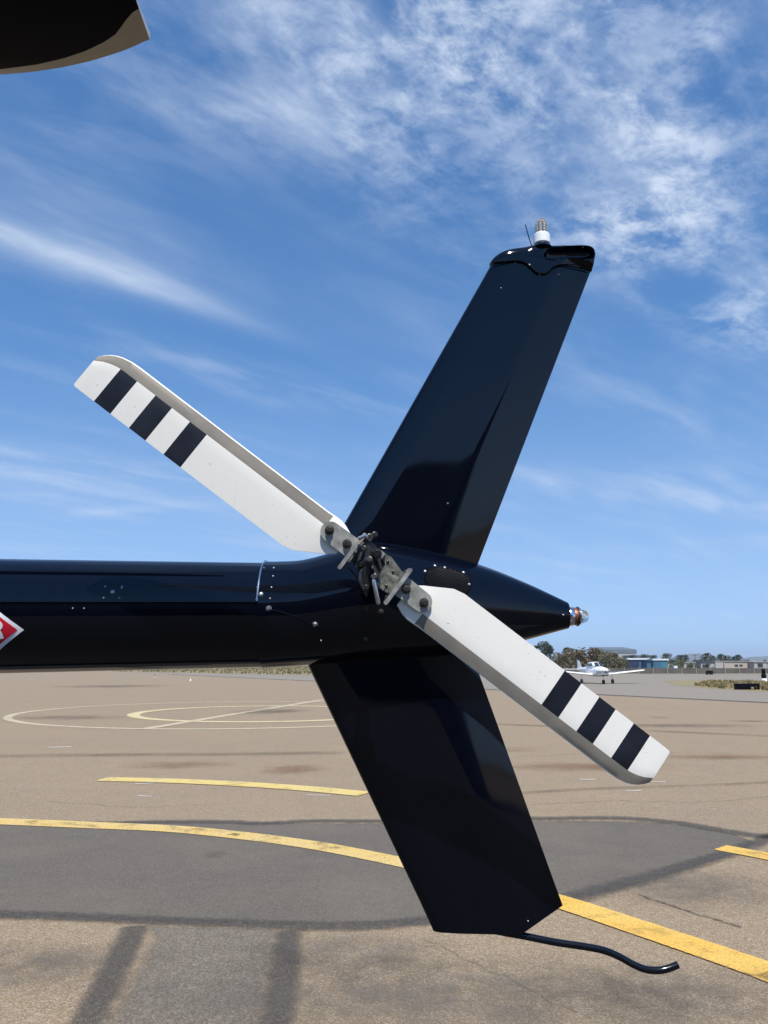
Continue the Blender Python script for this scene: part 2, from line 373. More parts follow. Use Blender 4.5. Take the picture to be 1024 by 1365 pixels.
def sheet(name, pts, z, mat, parent=None, kind=None, edge=None):
    me = bpy.data.meshes.new(name); me.from_pydata([(p[0], p[1], z) for p in pts], [], [tuple(range(len(pts)))]); me.materials.append(M[mat])
    o = link(name, me, parent)
    if kind: o['kind'] = kind
    return o
def band(name, top, bot, z, mat, parent=None, fe=0.25, n=8, jit=0.0):
    """strip between two ground curves; 'edge' runs 0 at the rim to 1 inside"""
    T = smooth_tab([(p[0], p[1]) for p in top], n); B = smooth_tab([(p[0], p[1]) for p in bot], n)
    v = []; e = []; f = []; k = 4; L = len(T)
    for i in range(L):
        a, b = T[i], B[i]
        if jit: a = a + Vector((0, random.uniform(-jit, jit))); b = b + Vector((0, random.uniform(-jit, jit)))
        endf = 0.0 if i in (0, L - 1) else 1.0
        for t, ed in ((0, 0), (fe, 1), (1 - fe, 1), (1, 0)):
            p = a.lerp(b, t); v.append((p.x, p.y, z)); e.append(ed * endf if fe > 0 else 1)
    for i in range(L - 1):
        for j in range(k - 1): f.append((i * k + j, i * k + j + 1, (i + 1) * k + j + 1, (i + 1) * k + j))
    me = bpy.data.meshes.new(name); me.from_pydata(v, [], f); me.materials.append(M[mat])
    at_ = me.attributes.new('edge', 'FLOAT', 'POINT'); at_.data.foreach_set('value', e)
    return link(name, me, parent)
def line(name, pts, width, z, mat, parent=None, fe=0.12, n=8):
    P = smooth_tab([(p[0], p[1]) for p in pts], n); T = []; B = []
    for i, p in enumerate(P):
        d = (P[min(i + 1, len(P) - 1)] - P[max(i - 1, 0)]).normalized(); nrm = Vector((-d.y, d.x))
        w = width(i / (len(P) - 1)) if callable(width) else width
        T.append(p + nrm * w / 2); B.append(p - nrm * w / 2)
    v = []; e = []; f = []
    for i, (a, b) in enumerate(zip(T, B)):
        endf = 0.35 if i in (0, len(T) - 1) else 1.0
        for t, ed in ((0, 0), (fe, 1), (1 - fe, 1), (1, 0)):
            p = a.lerp(b, t); v.append((p.x, p.y, z)); e.append(ed * endf)
    for i in range(len(T) - 1):
        for j in range(3): f.append((i * 4 + j, i * 4 + j + 1, (i + 1) * 4 + j + 1, (i + 1) * 4 + j))
    me = bpy.data.meshes.new(name); me.from_pydata(v, [], f); me.materials.append(M[mat])
    at_ = me.attributes.new('edge', 'FLOAT', 'POINT'); at_.data.foreach_set('value', e)
    return link(name, me, parent)
G = lambda *uv: [gr(u, v) for u, v in uv]

sheet('ground', [(-9000, -9000), (9000, -9000), (9000, 9000), (-9000, 9000)], 0.0, 'dirt', kind='structure')
A0, A1 = gr(415, 908), gr(1024, 937); dA = (A1 - A0).normalized()      # far edge of the apron
FL, FR = A0 - dA * 160, A1 + dA * 120
sheet('taxiway', [FL - dA * 40, FL - dA * 40 + Vector((0, 26, 0)), gr(215, 896.5), gr(415, 900.5), gr(640, 899), gr(1024, 899), FR + Vector((60, 60, 0)), FR], 0.004, 'taxi', kind='structure')
apron = sheet('apron', [(-90, -70), (110, -70), FR, FL], 0.008, 'apron', kind='structure')
line('tar_seam', [A0 - dA * 60, A0, A0.lerp(A1, 0.5), A1, A1 + dA * 20], 1.5, 0.012, 'tar', apron, 0.4)
# patched trench with dark sealed rims
Z1, Z2, Z3 = 0.0115, 0.0145, 0.0175
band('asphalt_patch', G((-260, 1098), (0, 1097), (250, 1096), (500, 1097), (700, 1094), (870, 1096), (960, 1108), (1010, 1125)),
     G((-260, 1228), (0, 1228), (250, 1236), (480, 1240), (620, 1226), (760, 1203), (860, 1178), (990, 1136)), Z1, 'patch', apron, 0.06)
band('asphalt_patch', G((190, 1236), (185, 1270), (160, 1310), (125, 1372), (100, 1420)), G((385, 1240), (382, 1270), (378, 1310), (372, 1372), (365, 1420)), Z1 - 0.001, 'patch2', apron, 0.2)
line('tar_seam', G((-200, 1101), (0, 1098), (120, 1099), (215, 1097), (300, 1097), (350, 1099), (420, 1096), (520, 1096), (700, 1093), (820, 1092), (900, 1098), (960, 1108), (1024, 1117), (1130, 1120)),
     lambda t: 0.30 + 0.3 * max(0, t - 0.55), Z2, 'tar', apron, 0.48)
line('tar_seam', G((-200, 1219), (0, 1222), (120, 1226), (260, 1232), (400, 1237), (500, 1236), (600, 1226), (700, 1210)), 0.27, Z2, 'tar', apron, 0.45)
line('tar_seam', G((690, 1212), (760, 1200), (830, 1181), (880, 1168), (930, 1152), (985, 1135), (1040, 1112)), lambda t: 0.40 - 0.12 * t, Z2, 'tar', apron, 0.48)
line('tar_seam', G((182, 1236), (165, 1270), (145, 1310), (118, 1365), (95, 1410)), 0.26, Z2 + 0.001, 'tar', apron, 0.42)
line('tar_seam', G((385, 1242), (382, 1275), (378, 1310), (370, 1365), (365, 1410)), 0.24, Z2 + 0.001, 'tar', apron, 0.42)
def crack(pts, w, jag=0.02):
    P = G(*pts); out = []; rnd = random.Random(int(pts[0][0]))
    for a, b in zip(P, P[1:]):
        for k in range(7): q = a.lerp(b, k / 7); out.append((q.x + rnd.uniform(-jag, jag), q.y + rnd.uniform(-jag, jag)))
    out.append((P[-1].x, P[-1].y)); line('crack', out, lambda t: w * (0.5 + abs(math.sin(t * 23 + pts[0][0]))), Z2, 'crackfill', apron, 0.3, 2)
crack(((850, 1194), (890, 1208), (940, 1224), (990, 1239)), 0.03, .012)
crack(((560, 1252), (640, 1290), (720, 1330), (790, 1364)), 0.007); crack(((700, 1075), (820, 1068), (930, 1072), (1040, 1062)), 0.014, .05); crack(((60, 1070), (180, 1078), (330, 1072)), 0.012, .05); crack(((690, 1010), (820, 1003), (1040, 1006)), 0.025, .1)
for a, b, w in (((-200, 1012), (460, 1004), .9), ((640, 965), (1100, 985), .9), ((650, 1062), (1060, 1042), .35)):
    A, B = gr(*a), gr(*b); line('tyre_mark', [A, A.lerp(B, .3) + Vector((0, .15, 0)), A.lerp(B, .7), B], w, Z1 + .001, 'tyremark', apron, 0.45)
# painted lines
line('yellow_line', G((-260, 1094), (-120, 1094), (0, 1097), (120, 1102), (230, 1107), (330, 1117), (430, 1131), (540, 1153), (620, 1172)),
     lambda t: interp(t, [(0, .36), (.25, .34), (.6, .32), (1, .28)]), Z3, 'yellowfaded', apron, 0.09)
line('yellow_line', G((621, 1172.3), (700, 1192), (760, 1209), (850, 1239), (930, 1266), (1024, 1299), (1130, 1340)), 0.30, Z3, 'yellow', apron, 0.09)
line('yellow_line', G((135, 1040), (220, 1042), (310, 1046), (400, 1052), (487, 1060)), 0.42, Z3, 'paleyellow', apron, 0.1)
line('yellow_line', G((960, 1132), (1024, 1144), (1100, 1160)), 0.28, Z3, 'yellow', apron, 0.08)
def ring_line(name, c, r, w, z, mat):
    pts = [(c[0] + r * math.cos(t), c[1] + r * math.sin(t)) for t in [2 * math.pi * i / 40 for i in range(41)]]
    return line(name, pts, w, z, mat, apron, 0.1, 3)
b0, t0, l0 = gr(330, 972.5), gr(330, 935.5), gr(3, 948)
def fit_ring(name, near, far, left_u, w, z, mat):
    r = (far.y - near.y) / 2; cy = (far.y + near.y) / 2; cx = near.x
    def u_of(x, y): q = Vector((x, y, 0)) - EYE; return CX + F * q.x / (q.y * math.cos(PITCH) + q.z * math.sin(PITCH))
    for _ in range(40):
        mu = min(u_of(cx + (r + w / 2) * math.cos(t), cy + (r + w / 2) * math.sin(t)) for t in [math.pi * (.5 + i / 60) for i in range(61)])
        cx += (left_u - mu) * cy / F
    ring_line(name, (cx, cy), r, w, z, mat)
fit_ring('pad_circle', b0, t0, 3, 0.30, Z2, 'cream'); fit_ring('pad_circle', gr(400, 963), gr(400, 941.5), 168, 0.46, Z2 + 0.002, 'creamyellow')
line('pad_line', [gr(190, 973), gr(310, 953), gr(432, 933)], 0.36, Z3, 'cream', apron, 0.1)
for (u0, v0_, u1, v1_, w) in ((184, 1062, 203, 1063, .05), (180, 1046, 205, 1045, .06), (410, 1061, 440, 1061.5, .05), (772, 1040, 795, 1040, .07), (865, 1043, 888, 1043, .06), (835, 1056, 855, 1055, .05),
                         (64, 997, 95, 996, .12), (600, 990, 640, 990, .08)):
    line('chalk_mark', [gr(u0, v0_), gr((u0 + u1) / 2, (v0_ + v1_) / 2 + 0.3), gr(u1, v1_)], w, Z2, 'whitemark', apron, 0.2)
def blot(u, v, a, b, mat, nm='stain'):
    c = gr(u, v); n = 28; vs = [(c.x, c.y, Z2 + 0.003)]; e = [1.0]; f = []
    for i in range(n):
        t = 2 * math.pi * i / n; k = random.uniform(0.8, 1.15); vs.append((c.x + a * k * math.cos(t), c.y + b * k * math.sin(t), Z2 + 0.003)); e.append(0.0)
    for i in range(n): f.append((0, 1 + i, 1 + (i + 1) % n))
    me = bpy.data.meshes.new(nm); me.from_pydata(vs, [], f); me.materials.append(M[mat])
    me.attributes.new('edge', 'FLOAT', 'POINT').data.foreach_set('value', e); link(nm, me, apron)
blot(392, 1026, 0.75, 0.9, 'rust'); blot(780, 1023, 2.0, 0.8, 'rust'); blot(240, 1021, 1.2, 0.7, 'rust'); blot(312, 1115, 0.06, 0.07, 'oil')
blot(285, 1142, 0.16, 0.2, 'oil'); blot(350, 949, 1.6, 2.2, 'oil'); blot(380, 948, 1.2, 1.5, 'oil'); blot(90, 957, 2.6, 1.6, 'oil'); blot(1000, 962, 1.2, 0.5, 'oil'); blot(880, 957, 0.4, 0.5, 'oil')
blot(905, 968, 3, 0.9, 'oil'); blot(600, 1000, 2.5, 0.8, 'rust'); blot(150, 915, 6, 6, 'oil'); blot(960, 1010, 1.8, .6, 'rust')

M['greywear'] = stain('grey_wear', (0.135, 0.118, 0.10), 3.5, 0.50)
blot(560, 1330, 2.0, .9, 'greywear', 'worn_area'); blot(880, 1330, 1.2, .6, 'greywear', 'worn_area'); blot(40, 1290, 1.0, .5, 'greywear', 'worn_area'); blot(930, 1185, 1.0, .8, 'greywear', 'worn_area'); blot(470, 1275, .9, .5, 'greywear', 'worn_area')
# verge grass beyond the taxiway (left) and the dry island (right)
def tufts(name, poly, count, h, cols, label, cat):
    xs = [p[0] for p in poly]; ys = [p[1] for p in poly]; mb = MB(); rnd = random.Random(3)
    def inside(x, y):
        c = False; j = len(poly) - 1
        for i in range(len(poly)):
            if (poly[i][1] > y) != (poly[j][1] > y) and x < (poly[j][0] - poly[i][0]) * (y - poly[i][1]) / (poly[j][1] - poly[i][1]) + poly[i][0]: c = not c
            j = i
        return c
    k = 0
    while k < count:
        x, y = rnd.uniform(min(xs), max(xs)), rnd.uniform(min(ys), max(ys))
        if not inside(x, y): continue
        k += 1; mi = rnd.randrange(len(cols)); s_ = rnd.uniform(0.4, 1.3) * h
        for q in range(4):
            a = rnd.uniform(0, 6.28); w = s_ * 0.35; b = len(mb.v); lx, ly = rnd.uniform(-.4, .4) * s_, rnd.uniform(-.4, .4) * s_
            mb.v += [(x - w * math.cos(a), y - w * math.sin(a), 0.0), (x + w * math.cos(a), y + w * math.sin(a), 0.0), (x + lx, y + ly, s_)]; mb.quad((b, b + 1, b + 2), mi)
    o = mb.build(name, cols, smooth=False); tag(o, label, cat, kind='stuff'); return o
M['tuft_a'] = simple('dry_straw', (0.30, 0.235, 0.115), 0.9, 0, 0.3, 0.8); M['tuft_b'] = simple('olive_grass', (0.145, 0.15, 0.05), 0.9, 0, 0.3, 0.8)
M['tuft_c'] = simple('brown_weed', (0.19, 0.115, 0.06), 0.9, 0, 0.3, 0.8)
vergeL = [gr(150, 895.3), gr(215, 896.3), gr(430, 900.4), gr(560, 900), gr(560, 888.5), gr(150, 888.2)]
sheet('grass_verge', vergeL, 0.008, 'grassbed', kind='structure')
tufts('verge_grass', vergeL, 9000, 0.42, ['tuft_a', 'tuft_b', 'tuft_b', 'tuft_c'], 'dry yellow green grass verge behind the painted helipad circle', 'grass')
isl = [gr(884, 908), gr(905, 914), gr(960, 919), gr(1024, 922.5), gr(1110, 926), gr(1110, 912), gr(1000, 908.5), gr(930, 906.5)]
sheet('dirt_island', isl, 0.010, 'grassbed', kind='structure')
tufts('island_grass', [gr(925, 914), gr(960, 918), gr(1024, 921), gr(1110, 924), gr(1110, 913), gr(1000, 909.5), gr(945, 908.5)], 1700, 0.24, ['tuft_a', 'tuft_b', 'tuft_a', 'tuft_c'], 'dry weeds on the dirt island around the black sign box', 'grass')

# ================================================================== HELICOPTER
AX = 1.88                                           # depth of the helicopter's long axis
heli = empty('helicopter', (-5.4, AX, 0))
tag(heli, 'parked helicopter with gloss black tail and striped white tail rotor', 'helicopter')

# --- tail boom: upper skin laps over the lower skin
def boom_r(x): return 0.1255 + 0.0190 * (-0.285 - x)
def boom_c(x): return 1.8375 - 0.004 * (-0.285 - x)
def boom_ring(x):
    r = boom_r(x); c = boom_c(x); pts = []
    A = []
    lap = 9.5
    for i in range(33): A.append((lerp(180 - lap, lap, i / 32), r))           # camera side is angle 180
    A.append((lap - 0.4, r - 0.0050)); 
    for i in range(1, 12): A.append((lerp(lap - 0.5, -62, i / 12), r - 0.0050))
    A.append((-62, r - 0.003)); A.append((-62.6, r))
    for i in range(1, 12): A.append((lerp(-62.6, -117.4, i / 12), r))
    A.append((-117.4, r)); A.append((-118, r - 0.003))
    for i in range(1, 12): A.append((lerp(-118, -(180 + lap - 0.5), i / 12), r - 0.0050))
    A.append((-(180 + lap - 0.4) , r - 0.0050))
    for a, q in A: pts.append((x, AX + q * math.cos(R(a)), c + q * math.sin(R(a))))
    return pts
mb = MB(); mb.rings([boom_ring(x) for x in (-0.27, -0.5, -0.8, -1.2, -1.8, -2.6, -3.4, -4.1)], mi=0)
boom = mb.build('tail_boom', ['black'], heli, ang=25)
# --- gearbox fairing and pointed tail cone
top = smooth_tab([at(u, v, AX).xz for u, v in ((352, 749), (375, 749), (405, 747), (440, 738), (470, 728), (500, 724), (540, 729), (600, 742), (650, 757), (700, 777), (735, 793), (757, 803.5))], 5)
bot = smooth_tab([at(u, v, AX).xz for u, v in ((352, 891), (410, 887), (470, 883), (560, 877), (640, 868), (700, 853.5), (735, 844), (757, 838))], 5)
top = [tuple(p) for p in top]; bot = [tuple(p) for p in bot]
fr = []
for i in range(49):
    x = lerp(-0.288, 0.4455, i / 48); zt, zb = interp(x, top), interp(x, bot)
    cz, h = (zt + zb) / 2, (zt - zb) / 2; w = min(h, interp(x, [(-.29, .129), (0, .128), (.2, .105), (.45, .03)]))
    fr.append([(x, AX + w * math.copysign(abs(math.cos(t)) ** 0.94, math.cos(t)), cz + h * math.copysign(abs(math.sin(t)) ** 0.94, math.sin(t))) for t in [2 * math.pi * k / 56 for k in range(56)]])
mb = MB(); mb.rings(fr); fairing = mb.build('gearbox_fairing', ['black'], heli, ang=50)
BV = {'boom': bvh(boom), 'fair': bvh(fairing)}
def hit(u, v, which=('boom', 'fair')):
    best = None; d = ray(u, v).normalized()
    for w in which:
        q = BV[w].ray_cast(EYE, d)
        if q[0] is not None and (best is None or q[3] < best[2]):
            nn = q[1] if q[1].dot(d) < 0 else -q[1]; best = (q[0], nn, q[3])
    return best
def stud(parent, u, v, r, mat='rivet', hexa=False, which=('boom', 'fair'), nm='rivet'):
    q = hit(u, v, which)
    if q is None: return
    p, nn, _ = q
    if hexa: MB().lathe(p - nn * .001, nn, [(0, r * 1.35), (.0012, r * 1.35)], 18).lathe(p, nn, [(.0008, r), (.0045, r), (.006, r * .72)], 6).build(nm, [mat], parent)
    else: MB().lathe(p - nn * .001, nn, [(0, r), (.0012, r), (.0024, r * .75), (.003, r * .3)], 10).build(nm, [mat], parent)
for u, v, r in ((140, 782, .0022), (163, 782, .0022), (138, 797, .0022), (159, 797, .0022), (150, 789, .005), (162, 784, .0022), (97, 811, .0022), (112, 811, .0022),
                (346, 770, .0022), (343, 783, .0022), (348, 792, .0055), (342, 799, .0025), (352, 757, .002)):
    stud(boom, u, v, r)
for u, v, r in ((365, 757, .0026), (364, 768, .0026), (362, 783, .0026), (360, 798, .0026), (428, 854, .0022)): stud(fairing, u, v, r)
for u, v in ((358.5, 811), (420, 832)): stud(fairing, u, v, .0048, 'rivet', True, nm='bolt')
for u, v in ((488, 790), (488, 811), (488, 851), (508, 815)): stud(fairing, u, v, .0045, 'bolt', True, nm='bolt')
for u, v in ((567, 761.5), (593, 756.5), (618, 763), (625.5, 779), (580, 754)): stud(fairing, u, v, .0040, 'rivet', False, ('fair',), 'screw')
# bright front rim of the fairing (a ring) and its raised lower lip
rim = [(-0.2885, AX + 0.1302 * math.cos(R(a)), 1.8375 + 0.1302 * math.sin(R(a))) for a in range(10, 171, 5)]
MB().tube(rim, 0.0022, 6).build('fairing_rim', ['chrome'], fairing)
lip = [hit(u, v) for u, v in ((357, 813), (372, 815), (388, 820), (405, 827), (420, 834), (434, 838))]
MB().tube([q[0] + q[1] * .0004 for q in lip], 0.0017, 6).build('fairing_lip', ['black'], fairing)
# oval ventilation grille
vp = []; du, dv = (612 - 580) / 1.0, 0
gc, gu, gv = Vector((597, 775)), Vector((31, 7.5)), Vector((-3, 17))
def gp(a, b, off):
    q = hit(gc.x + gu.x * a + gv.x * b, gc.y + gu.y * a + gv.y * b, ('fair',)); return q[0] + q[1] * off
ring0 = [gp(math.copysign(abs(math.cos(t)) ** .75, math.cos(t)), math.copysign(abs(math.sin(t)) ** .75, math.sin(t)), .0012) for t in [2 * math.pi * i / 32 for i in range(32)]]
mb = MB(); cpt = gp(0, 0, .0014); mid_ = [gp(.55 * math.cos(t), .55 * math.sin(t), .0014) for t in [2 * math.pi * i / 32 for i in range(32)]]
mb.rings([ring0, mid_], caps=(False, True)); vent = mb.build('vent_grille', ['void'], fairing)
mb = MB()
for s_ in (-1, 1):
    for i in range(-13, 14):
        pts = []
        for k in range(-12, 13):
            a = k / 12.0; b = (i / 4.2) + s_ * a * 1.7
            if abs(a) ** 2.6 + abs(b) ** 2.6 < 0.97: pts.append(gp(a, b, .0022))
        if len(pts) > 2: mb.tube(pts, 0.00042, 4)
mb.build('vent_wire', ['wire'], vent, smooth=False)

# --- tail position light
x0, zc = 0.4440, 1.8330
d1 = Vector((1, 0, -0.02))
tl = MB().lathe((x0, AX, zc), d1, [(0, .0225), (.002, .0235), (.014, .0225), (.016, .021)], 28).build('tail_light', ['chrome'], heli)
MB().lathe((x0 + .015, AX, zc), d1, [(0, .019), (.0005, .0215), (.005, .0215), (.0055, .0195), (.0085, .0205), (.009, .018)], 28).build('ring', ['amber'], tl)
MB().lathe((x0 + .0235, AX, zc), d1, [(0, .018), (.0005, .0235), (.004, .0235), (.0045, .018)], 28).build('gasket', ['dark'], tl)
MB().lathe((x0 + .0275, AX, zc), d1, [(0, .017), (.0005, .0205), (.004, .0205), (.005, .0165)], 28).build('retaining_ring', ['chrome'], tl)
MB().lathe((x0 + .032, AX, zc), d1, [(0, .0160), (.008, .0158), (.014, .0135), (.018, .0095), (.0205, .004), (.021, .001)], 24).build('lens', ['glass'], tl)
MB().lathe((x0 + .031, AX, zc), d1, [(0, .010), (.006, .009), (.010, .004)], 12).build('lamp', ['led'], tl)
stud(fairing, 751, 820, .0028, 'rivet')

# --- fins: folded sheet metal, rounded nose, flat middle, tapering rear
FY = 1.895
PROF = [(0, 0), (.004, .22), (.012, .42), (.025, .60), (.045, .74), (.07, .82), (.13, .912), (.185, .985), (.20, .997), (.215, 1.0), (.32, 1.0), (.45, 1.0), (.58, 1.0), (.645, 1.0), (.66, .995), (.675, .975), (.69, .945), (.80, .64), (.91, .33), (.985, .11), (1.0, .06)]
def fin(name, stations, T):
    rr = []
    for (xl, xt, zl, zt, t) in stations:
        near = [(lerp(xl, xt, f), FY - t * k, lerp(zl, zt, f)) for f, k in PROF]
        far = [(lerp(xl, xt, f), FY + t * k, lerp(zl, zt, f)) for f, k in reversed(PROF[1:])]
        rr.append(near + far)
    mb = MB(); mb.rings(rr); return mb.build(name, ['black'], heli, ang=50)
LEu = [at(455, 705, FY), at(655, 352, FY)]; TEu = [at(637, 752, FY), at(788, 360, FY)]
st = []
for i in range(13):
    t = lerp(-0.18, 1.0, i / 12); a = LEu[0].lerp(LEu[1], t); b = TEu[0].lerp(TEu[1], t); st.append((a.x, b.x, a.z, b.z, lerp(.030, .021, max(0, t))))
ufin = fin('upper_fin', st, .026)
LEl = [at(410, 886, FY), at(577, 1238, FY)]; TEl = [at(634, 885, FY), at(750, 1207, FY)]
st = []
for i in range(13):
    t = lerp(-0.15, 1.0, i / 12); a = LEl[0].lerp(LEl[1], t); b = TEl[0].lerp(TEl[1], t); st.append((a.x, b.x, a.z, b.z, lerp(.029, .020, max(0, t))))
# angled bottom edge: flat under the nose, cut upwards towards the trailing edge
zb0 = at(577, 1240, FY).z; rr = []
lfin_st = st[:-1]
def low_z(x):
    return interp(x, [tuple(at(u, v, FY).xz) for u, v in ((575, 1240), (650, 1242), (695, 1241), (750, 1207))])
rr = []
for (xl, xt, zl, zt, t) in lfin_st:
    rr.append([(lerp(xl, xt, f), FY - t * k, lerp(zl, zt, f)) for f, k in PROF] + [(lerp(xl, xt, f), FY + t * k, lerp(zl, zt, f)) for f, k in reversed(PROF[1:])])
xl, xt = at(577, 1240, FY).x, at(750, 1207, FY).x
for t, dz in ((.0200, 0.0012), (.0190, 0.0)):
    rr.append([(lerp(xl, xt, f), FY - t * k, low_z(lerp(xl, xt, f)) + dz) for f, k in PROF] + [(lerp(xl, xt, f), FY + t * k, low_z(lerp(xl, xt, f)) + dz) for f, k in reversed(PROF[1:])])
mb = MB(); mb.rings(rr); lfin = mb.build('lower_fin', ['black'], heli, ang=22)
BV['uf'] = bvh(ufin); BV['lf'] = bvh(lfin)
for u, v in ((668, 384), (597, 671), (704, 1228)): stud(ufin if v < 800 else lfin, u, v, .0022, 'rivet', False, ('uf', 'lf'))
mb = MB()
cl = smooth_tab([(LEu[0].lerp(LEu[1], t).x + .1, 0) for t in (0, 1)], 2)

# --- fin tip cap with a scooped recess under the beacon
seam = smooth_tab([at(u, v, FY).xz for u, v in ((653.5, 356), (668, 354.5), (684, 353.5), (697, 355.5), (706, 363), (713, 369), (720, 370.5), (727, 369), (735, 362), (746, 358.5), (765, 359), (788.5, 362))], 5)
crown = smooth_tab([at(u, v, FY).xz for u, v in ((652.5, 352), (659, 344), (670, 337), (684, 333), (700, 330.5), (710, 328), (720, 327), (735, 328.5), (760, 328.5), (781, 328.5), (789, 331), (793, 337))], 5)
NU = len(seam); NV = 22; mb = MB(); front = []; back = []
for i in range(NU):
    s0, c0 = seam[i], crown[i]; f = i / (NU - 1)
    fx = (s0.x - seam[0].x) / (seam[-1].x - seam[0].x)
    colf, colb = [], []
    for j in range(NV + 1):
        t = j / NV; p = s0.lerp(c0, t)
        prof = interp(fx, PROF) * 1.0
        thick = 0.0245 * max(0.12, prof) * (1 - t ** 4.0) ** 0.5 + 0.0012
        thick = max(thick, 0.0245 * (1 - t ** 6) ** .5 * min(1, (fx / .12)) * (1 if fx < .97 else .6) * min(1, .30 + t * 2.6) if fx > .4 else 0)
        # scoop: only on the camera side, open towards the trailing edge
        u_, v_ = fx, (p.y - crown[0].y)
        zz_ = p.y; zt_ = crown[min(i, NU - 1)].y
        a = (fx - 0.74) / 0.235; b = (t - 0.60) / 0.30
        e = abs(a) ** 3.2 + abs(b) ** 2.6
        depth = 0.033 * max(0.0, 1 - e) ** 0.55
        colf.append((p.x, FY - thick + depth, p.y)); colb.append((p.x, FY + thick, p.y))
    front.append(colf); back.append(colb)
for i in range(NU): mb.v += front[i] + back[i]
w_ = 2 * (NV + 1)
for i in range(NU - 1):
    for j in range(NV):
        a = i * w_ + j; mb.quad((a, a + 1, a + w_ + 1, a + w_)); a += NV + 1; mb.quad((a, a + w_, a + w_ + 1, a + 1))
    a = i * w_; mb.quad((a, a + w_, a + w_ + NV + 1, a + NV + 1)); a = i * w_ + NV; mb.quad((a, a + NV + 1, a + w_ + NV + 1, a + w_))
for i in (0, NU - 1):
    for j in range(NV): a = i * w_ + j; mb.quad((a, a + 1, a + NV + 2, a + NV + 1))
cap = mb.build('tip_cap', ['black'], heli, ang=60)
BV['cap'] = bvh(cap)
MB().tube([(p.x, FY - 0.0255 * min(1, .35 + interp((p.x - seam[0].x) / (seam[-1].x - seam[0].x), PROF)) - .0005, p.y - .001) for p in seam[1:-1]], .0016, 6).build('cap_seam', ['void'], cap)
for u, v, r in ((662, 349.5, .0022), (674, 348.5, .003), (687, 350, .0022), (706, 353, .003), (719.5, 366, .0026), (745, 366, .002)): stud(cap, u, v, r, 'rivet', False, ('cap', 'uf'))
stud(cap, 777, 329.5, .002, 'rivet', False, ('cap',))
# --- anti-collision beacon
bc = at(722.5, 330, FY); up = Vector((0.02, 0, 1)).normalized()
bea = MB().lathe(bc - up * .006, up, [(0, .030), (.006, .0262), (.012, .0225)], 28).build('beacon', ['black'], heli)
bb = at(722.5, 326.5, FY)
MB().lathe(bb, up, [(0, .0215), (.002, .0225), (.026, .0225), (.0285, .0215), (.0290, .018)], 32).build('beacon_base', ['lampwhite'], bea, ang=15)
MB().lathe(bb + up * .0285, up, [(0, .0185), (.018, .0183), (.032, .0175), (.040, .0150), (.0445, .0105), (.0465, .004)], 32).build('lens', ['glass'], bea)
MB().lathe(bb + up * .029, up, [(0, .0115), (.033, .0110), (.036, .008)], 8).build('led_core', ['ledcore'], bea)
for k in range(4):
    mb = MB()
    for i in range(8):
        t = 2 * math.pi * (i + .5) / 8; rd = Vector((math.cos(t), math.sin(t), 0)); p = bb + up * (.034 + k * .0078) + rd * .0108
        mb.lathe(p, rd, [(0, .0030), (.0014, .0030), (.0022, .0018)], 8)
    mb.build('led_row', ['led'], bea)
w0 = at(709, 327.5, FY); w1 = at(700.5, 299.5, FY)
MB().tube([w0, w0.lerp(w1, .3) + Vector((-.0006, 0, -.001)), w0.lerp(w1, .65) + Vector((-.0006, 0, 0)), w1], .0013, 6).build('static_wick', ['blackflat'], heli)

# --- tail guard tube under the lower fin
gpts = smooth_tab([at(u, v, FY) for u, v in ((640, 1236), (672, 1243), (700, 1248), (740, 1256), (780, 1262), (805, 1267), (825, 1275), (845, 1286), (862, 1292.5), (880, 1293.5), (893, 1290.5), (904, 1286))], 5)
MB().tube(gpts, .0078, 14).build('tail_guard', ['guard'], heli)

# --- tail rotor (teetering, tilted to its stop)
HC = Vector((-0.0215, 1.62, 1.9156)); BD = Vector((0.79348, 0.11947, -0.59675)); BC = Vector((0.60276, -0.01877, 0.79770)); BN = BC.cross(BD); BN = BN if BN.y < 0 else -BN
def bl(s, c, n, sg=1): return HC + BD * (s * sg) + BC * (c * sg) + BN * n
TEt = [(.084, .022), (.104, .037), (.160, .071), (.185, .0765), (.70, .0772), (.733, .0770), (.7355, .0762), (.737, .0735)]
LEt = [(.084, -.030), (.105, -.0385), (.125, -.0425), (.145, -.0395), (.40, -.0390), (.655, -.0388), (.675, -.0375), (.695, -.0335), (.708, -.0285), (.720, -.021), (.730, -.012), (.737, -.003)]
BAt = [(.084, -.012), (.137, -.0115), (.675, -.0110), (.690, -.0095), (.705, -.006), (.720, .000), (.737, .010)]
stripes = [(.4533, .4981), (.5458, .5895), (.6383, .6817)]
sts = sorted(set([.084, .104, .118, .1369, .1371, .150, .160, .185, .25, .32, .39, .655, .668, .675, .688, .695, .702, .708, .714, .720, .725, .730, .7335, .737] + [x for s_ in stripes for x in s_]))
def blade_ring(s, sg):
    te, le, ba = interp(s, TEt), interp(s, LEt), interp(s, BAt); k = interp(s, [(.084, 1.15), (.16, 1.0), (.72, 0.85), (.737, .72)])
    near = [(te, .0032), (lerp(te, ba, .33), .0050), (lerp(te, ba, .75), .0064), (ba, .0068), (lerp(ba, le, .5), .0045), (lerp(ba, le, .91), .0022)]
    far = [(c, -n * .8) for c, n in reversed(near)]
    return [bl(s, c, n * k, sg) for c, n in near + [(le, 0)] + far]
def fmf(i, j):
    a, b = sts[i], sts[i + 1]; m = (a + b) / 2
    if j in (0, 1, 2): return 1 if any(p - 1e-6 <= m <= q + 1e-6 for p, q in stripes) else 0
    if j in (3, 4) and m > .137: return 2
    return 0
trotor = MB().cyl(HC + BN * -.24, HC + BN * .012, .019, .017, 20).lathe(HC, BN, [(-.035, .03), (-.030, .034), (-.012, .034), (-.008, .024)], 24).build('tail_rotor', ['dark'], heli)
